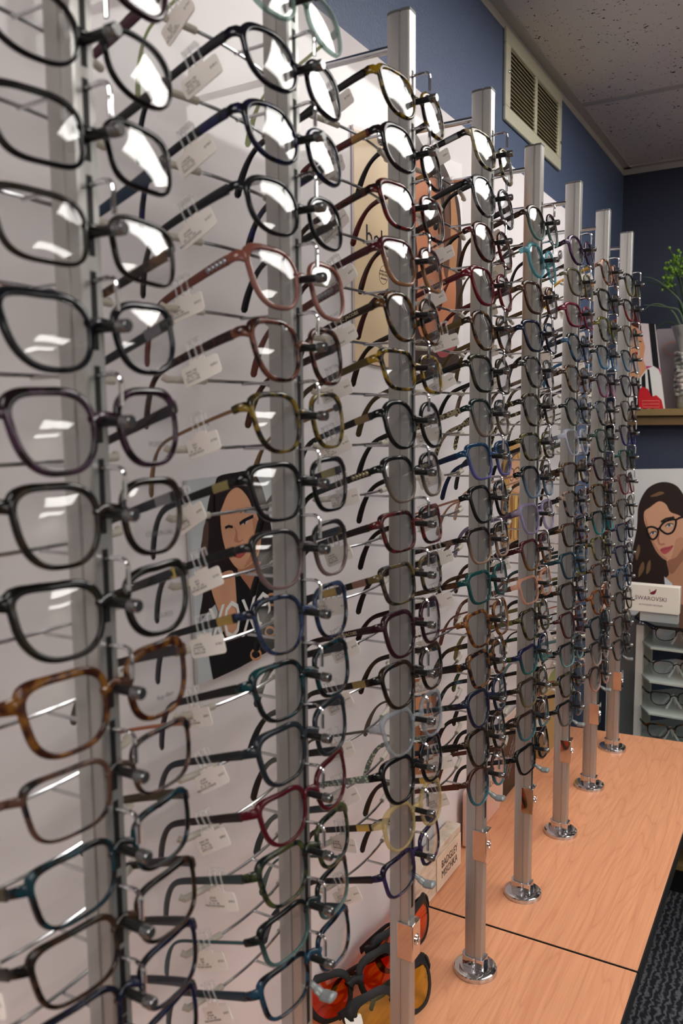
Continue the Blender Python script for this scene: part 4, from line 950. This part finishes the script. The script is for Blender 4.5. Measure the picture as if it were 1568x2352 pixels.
stroke(t, 'printed_glasses', P([(645, 965), (700, 895), (780, 862), (845, 862), (848, 930), (810, 1015), (740, 1042), (680, 1010)], True), NY, .0020, .006, BLKI, True)
stroke(t, 'printed_glasses', P([(478, 975), (540, 950), (610, 978), (622, 1030), (590, 1095), (545, 1112), (505, 1070)], True), NY, .0020, .006, BLKI, True)
stroke(t, 'printed_glasses', P([(845, 865), (900, 835), (1000, 810)]), NY, .0020, .006, BLKI)
stroke(t, 'printed_glasses', P([(615, 985), (632, 972), (648, 965)]), NY, .0020, .006, BLKI)

# frosted shelf tower
TY_ = 1.22
t = thing('shelf_tower', 'white and grey tower of frosted glass shelves beyond the wooden counter', 'shelf tower', (.10, TY_ + .1, ZF))
def tp(px, py, Y): return at(px, py, 'y', Y) - Vector((.10, TY_ + .1, ZF))
zt = tp(1460, 1418, TY_).z
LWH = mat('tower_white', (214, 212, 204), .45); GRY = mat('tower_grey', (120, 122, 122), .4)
a, b_ = tp(1457, 1560, TY_), tp(1474, 1560, TY_)
MB().box((a.x, a.y, 0), (b_.x, a.y + .02, zt - .02)).build('front_upright', LWH, t, True, 30, .001)
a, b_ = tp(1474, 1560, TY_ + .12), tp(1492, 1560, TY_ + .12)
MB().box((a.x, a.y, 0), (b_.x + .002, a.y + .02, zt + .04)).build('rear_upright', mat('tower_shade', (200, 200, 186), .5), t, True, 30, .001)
a, b_ = tp(1392, 1560, TY_ + .05), tp(1398, 1560, TY_ + .05)
MB().box((a.x, a.y, 0), (b_.x, a.y + .02, zt + .0)).build('side_upright', LWH, t, True, 30, .001)
MB().box((tp(1398, 1560, TY_ + .06).x, tp(1398, 1560, TY_ + .06).y, 0), (tp(1457, 1560, TY_ + .06).x + .006, tp(1398, 1560, TY_ + .06).y + .012, zt - .01)).build('side_panel', GRY, t, False)
FROST = plastic_clear('frosted_glass', (196, 206, 198), .22)
lx = tp(1474, 1500, TY_).x
HEX = [(lx, -.10), (lx + .030, -.155), (lx + .26, -.155), (lx + .32, -.06), (lx + .30, .06), (lx + .06, .085), (lx, .03)]
ZS = [tp(1508, y, 1.165).z for y in (1488, 1566, 1640, 1716)]
for zz in ZS:
    MB().prism(HEX, zz - .006, zz).build('glass_shelf', FROST, t, True, 30, .0008)
MB().prism([(lx - .025, -.085), (lx + .04, -.165), (lx + .33, -.165), (lx + .36, .0), (lx + .30, .12), (lx - .02, .12)], zt - .008, zt).build('top_shelf', mat('black_glass', (16, 17, 17), .15), t, True, 30, .001)
# card on the tower
c0 = at(1436, 1337, 'y', 1.20); c1 = at(1560, 1410, 'y', 1.20)
t2 = thing('sign_card', 'white block with a small swan and serif lettering on top of the shelf tower', 'sign', ((c0.x + c1.x) / 2, 1.20, ZF + zt))
w2 = (c1.x - c0.x) / 2; h2 = c0.z - (ZF + zt) + .0
hb = c1.z - (ZF + zt)
MB().box((-w2, -.014, max(.0005, hb - .001)), (w2, .014, h2)).build('block', mat('card_white', (236, 230, 218), .3), t2, True, 30, .0012)
MB().box((-w2 * .4, -.010, .0003), (w2 * .97, .012, max(.001, hb - .0015))).build('card_foot', mat('foot_grey', (176, 178, 176), .4), t2, False)
cz = (max(.0005, hb) + h2) / 2
lettering(t2, 'SWAROVSKI', (-.001, -.0143, cz + .000), .0155, NY, inkm((110, 80, 90)), (1, 0, 0), (0, 0, 1), .92)
lettering(t2, 'AUTHORIZED RETAILER', (-.001, -.0143, cz - .017), .0058, NY, inkm((120, 110, 112)), (1, 0, 0), (0, 0, 1), .95)
sw = [(-.006, .010), (.002, .008), (.010, .012), (.012, .022), (.006, .016), (.001, .013), (-.002, .016)]
layer(t2, 'swan', [(x * .9 + .002, -.0143, cz + .004 + z) for x, z in spline([(-.006, .0100), (.002, .0075), (.009, .0120), (.0115, .0235), (.006, .0185), (-.001, .0150)], 4)], NY, .0002, inkm((120, 40, 60)))
stroke(t2, 'swan_neck', [(x, -.0143, cz + .004 + z) for x, z in [(-.004, .010), (-.001, .0135), (-.0045, .017), (-.003, .0205), (-.0065, .019)]], NY, .0002, .0011, inkm((90, 60, 66)))
# nose stands and glasses on the tower shelves
TG = [('dark brown glasses', 'oval', S((44, 26, 26)), .62), ('thin navy metal glasses', 'oval', S((26, 28, 40)), .60), ('dark brown cat-eye glasses', 'cat-eye', S((44, 24, 20)), .66), ('black amber tortoise glasses', 'cat-eye', T((20, 18, 14), (150, 92, 30)), 1.)]
NOSE = plastic_clear('nose_acrylic', (226, 232, 228), .6)
tw = Vector((.10, TY_ + .1, ZF))
for n_, (zz, (wd, shp, fr_, th_)) in enumerate(zip(ZS, TG)):
    gx = lx + .090 - .004 * n_; gy = -.095
    yaw = math.radians(-62)
    hw = ['top', 'second', 'third', 'lowest'][n_]
    ns = thing('nose_stand', f'clear acrylic nose stand on the {hw} frosted shelf of the tower', 'display stand', tw + Vector((gx, gy, zz + .0003)), (0, 0, yaw), 'clear nose stands on the frosted shelves')
    m = MB()
    for s in (-1, 1):
        m.sweep(spline([(.004, s * .020, .0015), (.004, s * .013, .014), (.002, s * .006, .026), (-.002, s * .003, .034)], 4, False), .0035, .006, n=8, e=.6)
        m.sweep(spline([(-.030, s * .018, .0015), (-.022, s * .010, .018), (-.010, s * .004, .030), (-.002, s * .003, .034)], 4, False), .0035, .006, n=8, e=.6)
    m.sweep([(-.002, 0, .030), (-.002, 0, .040)], .006, .004, n=8)
    m.build('stand_body', NOSE, ns)
    g = make_glasses('eyeglasses', f'{wd} on a clear nose stand, {hw} frosted shelf of the tower', shp, fr_, fr_, 'medium', th_, group='eyeglasses on the frosted shelf tower')
    g.location = tw + Vector((gx, gy, zz + .0285)); g.rotation_euler = (0, math.radians(6), yaw)
    g.matrix_world = Matrix.Translation(g.location + Vector((math.cos(yaw) * .006, math.sin(yaw) * .006, 0))) @ Matrix.Rotation(yaw, 4, 'Z') @ Matrix.Rotation(math.radians(7), 4, 'Y')

# ------------------------------------------------------------------ render look
w = bpy.data.worlds.new('world'); SC.world = w; w.use_nodes = True
w.node_tree.nodes['Background'].inputs[0].default_value = (.6, .65, .7, 1); w.node_tree.nodes['Background'].inputs[1].default_value = .02
SC.view_settings.view_transform = 'Standard'; SC.view_settings.look = 'None'; SC.view_settings.gamma = 1; SC.view_settings.exposure = 0.0
SC.view_settings.use_curve_mapping = False
SC.cycles.transparent_max_bounces = 32; SC.cycles.max_bounces = 8; SC.cycles.caustics_reflective = False; SC.cycles.caustics_refractive = False
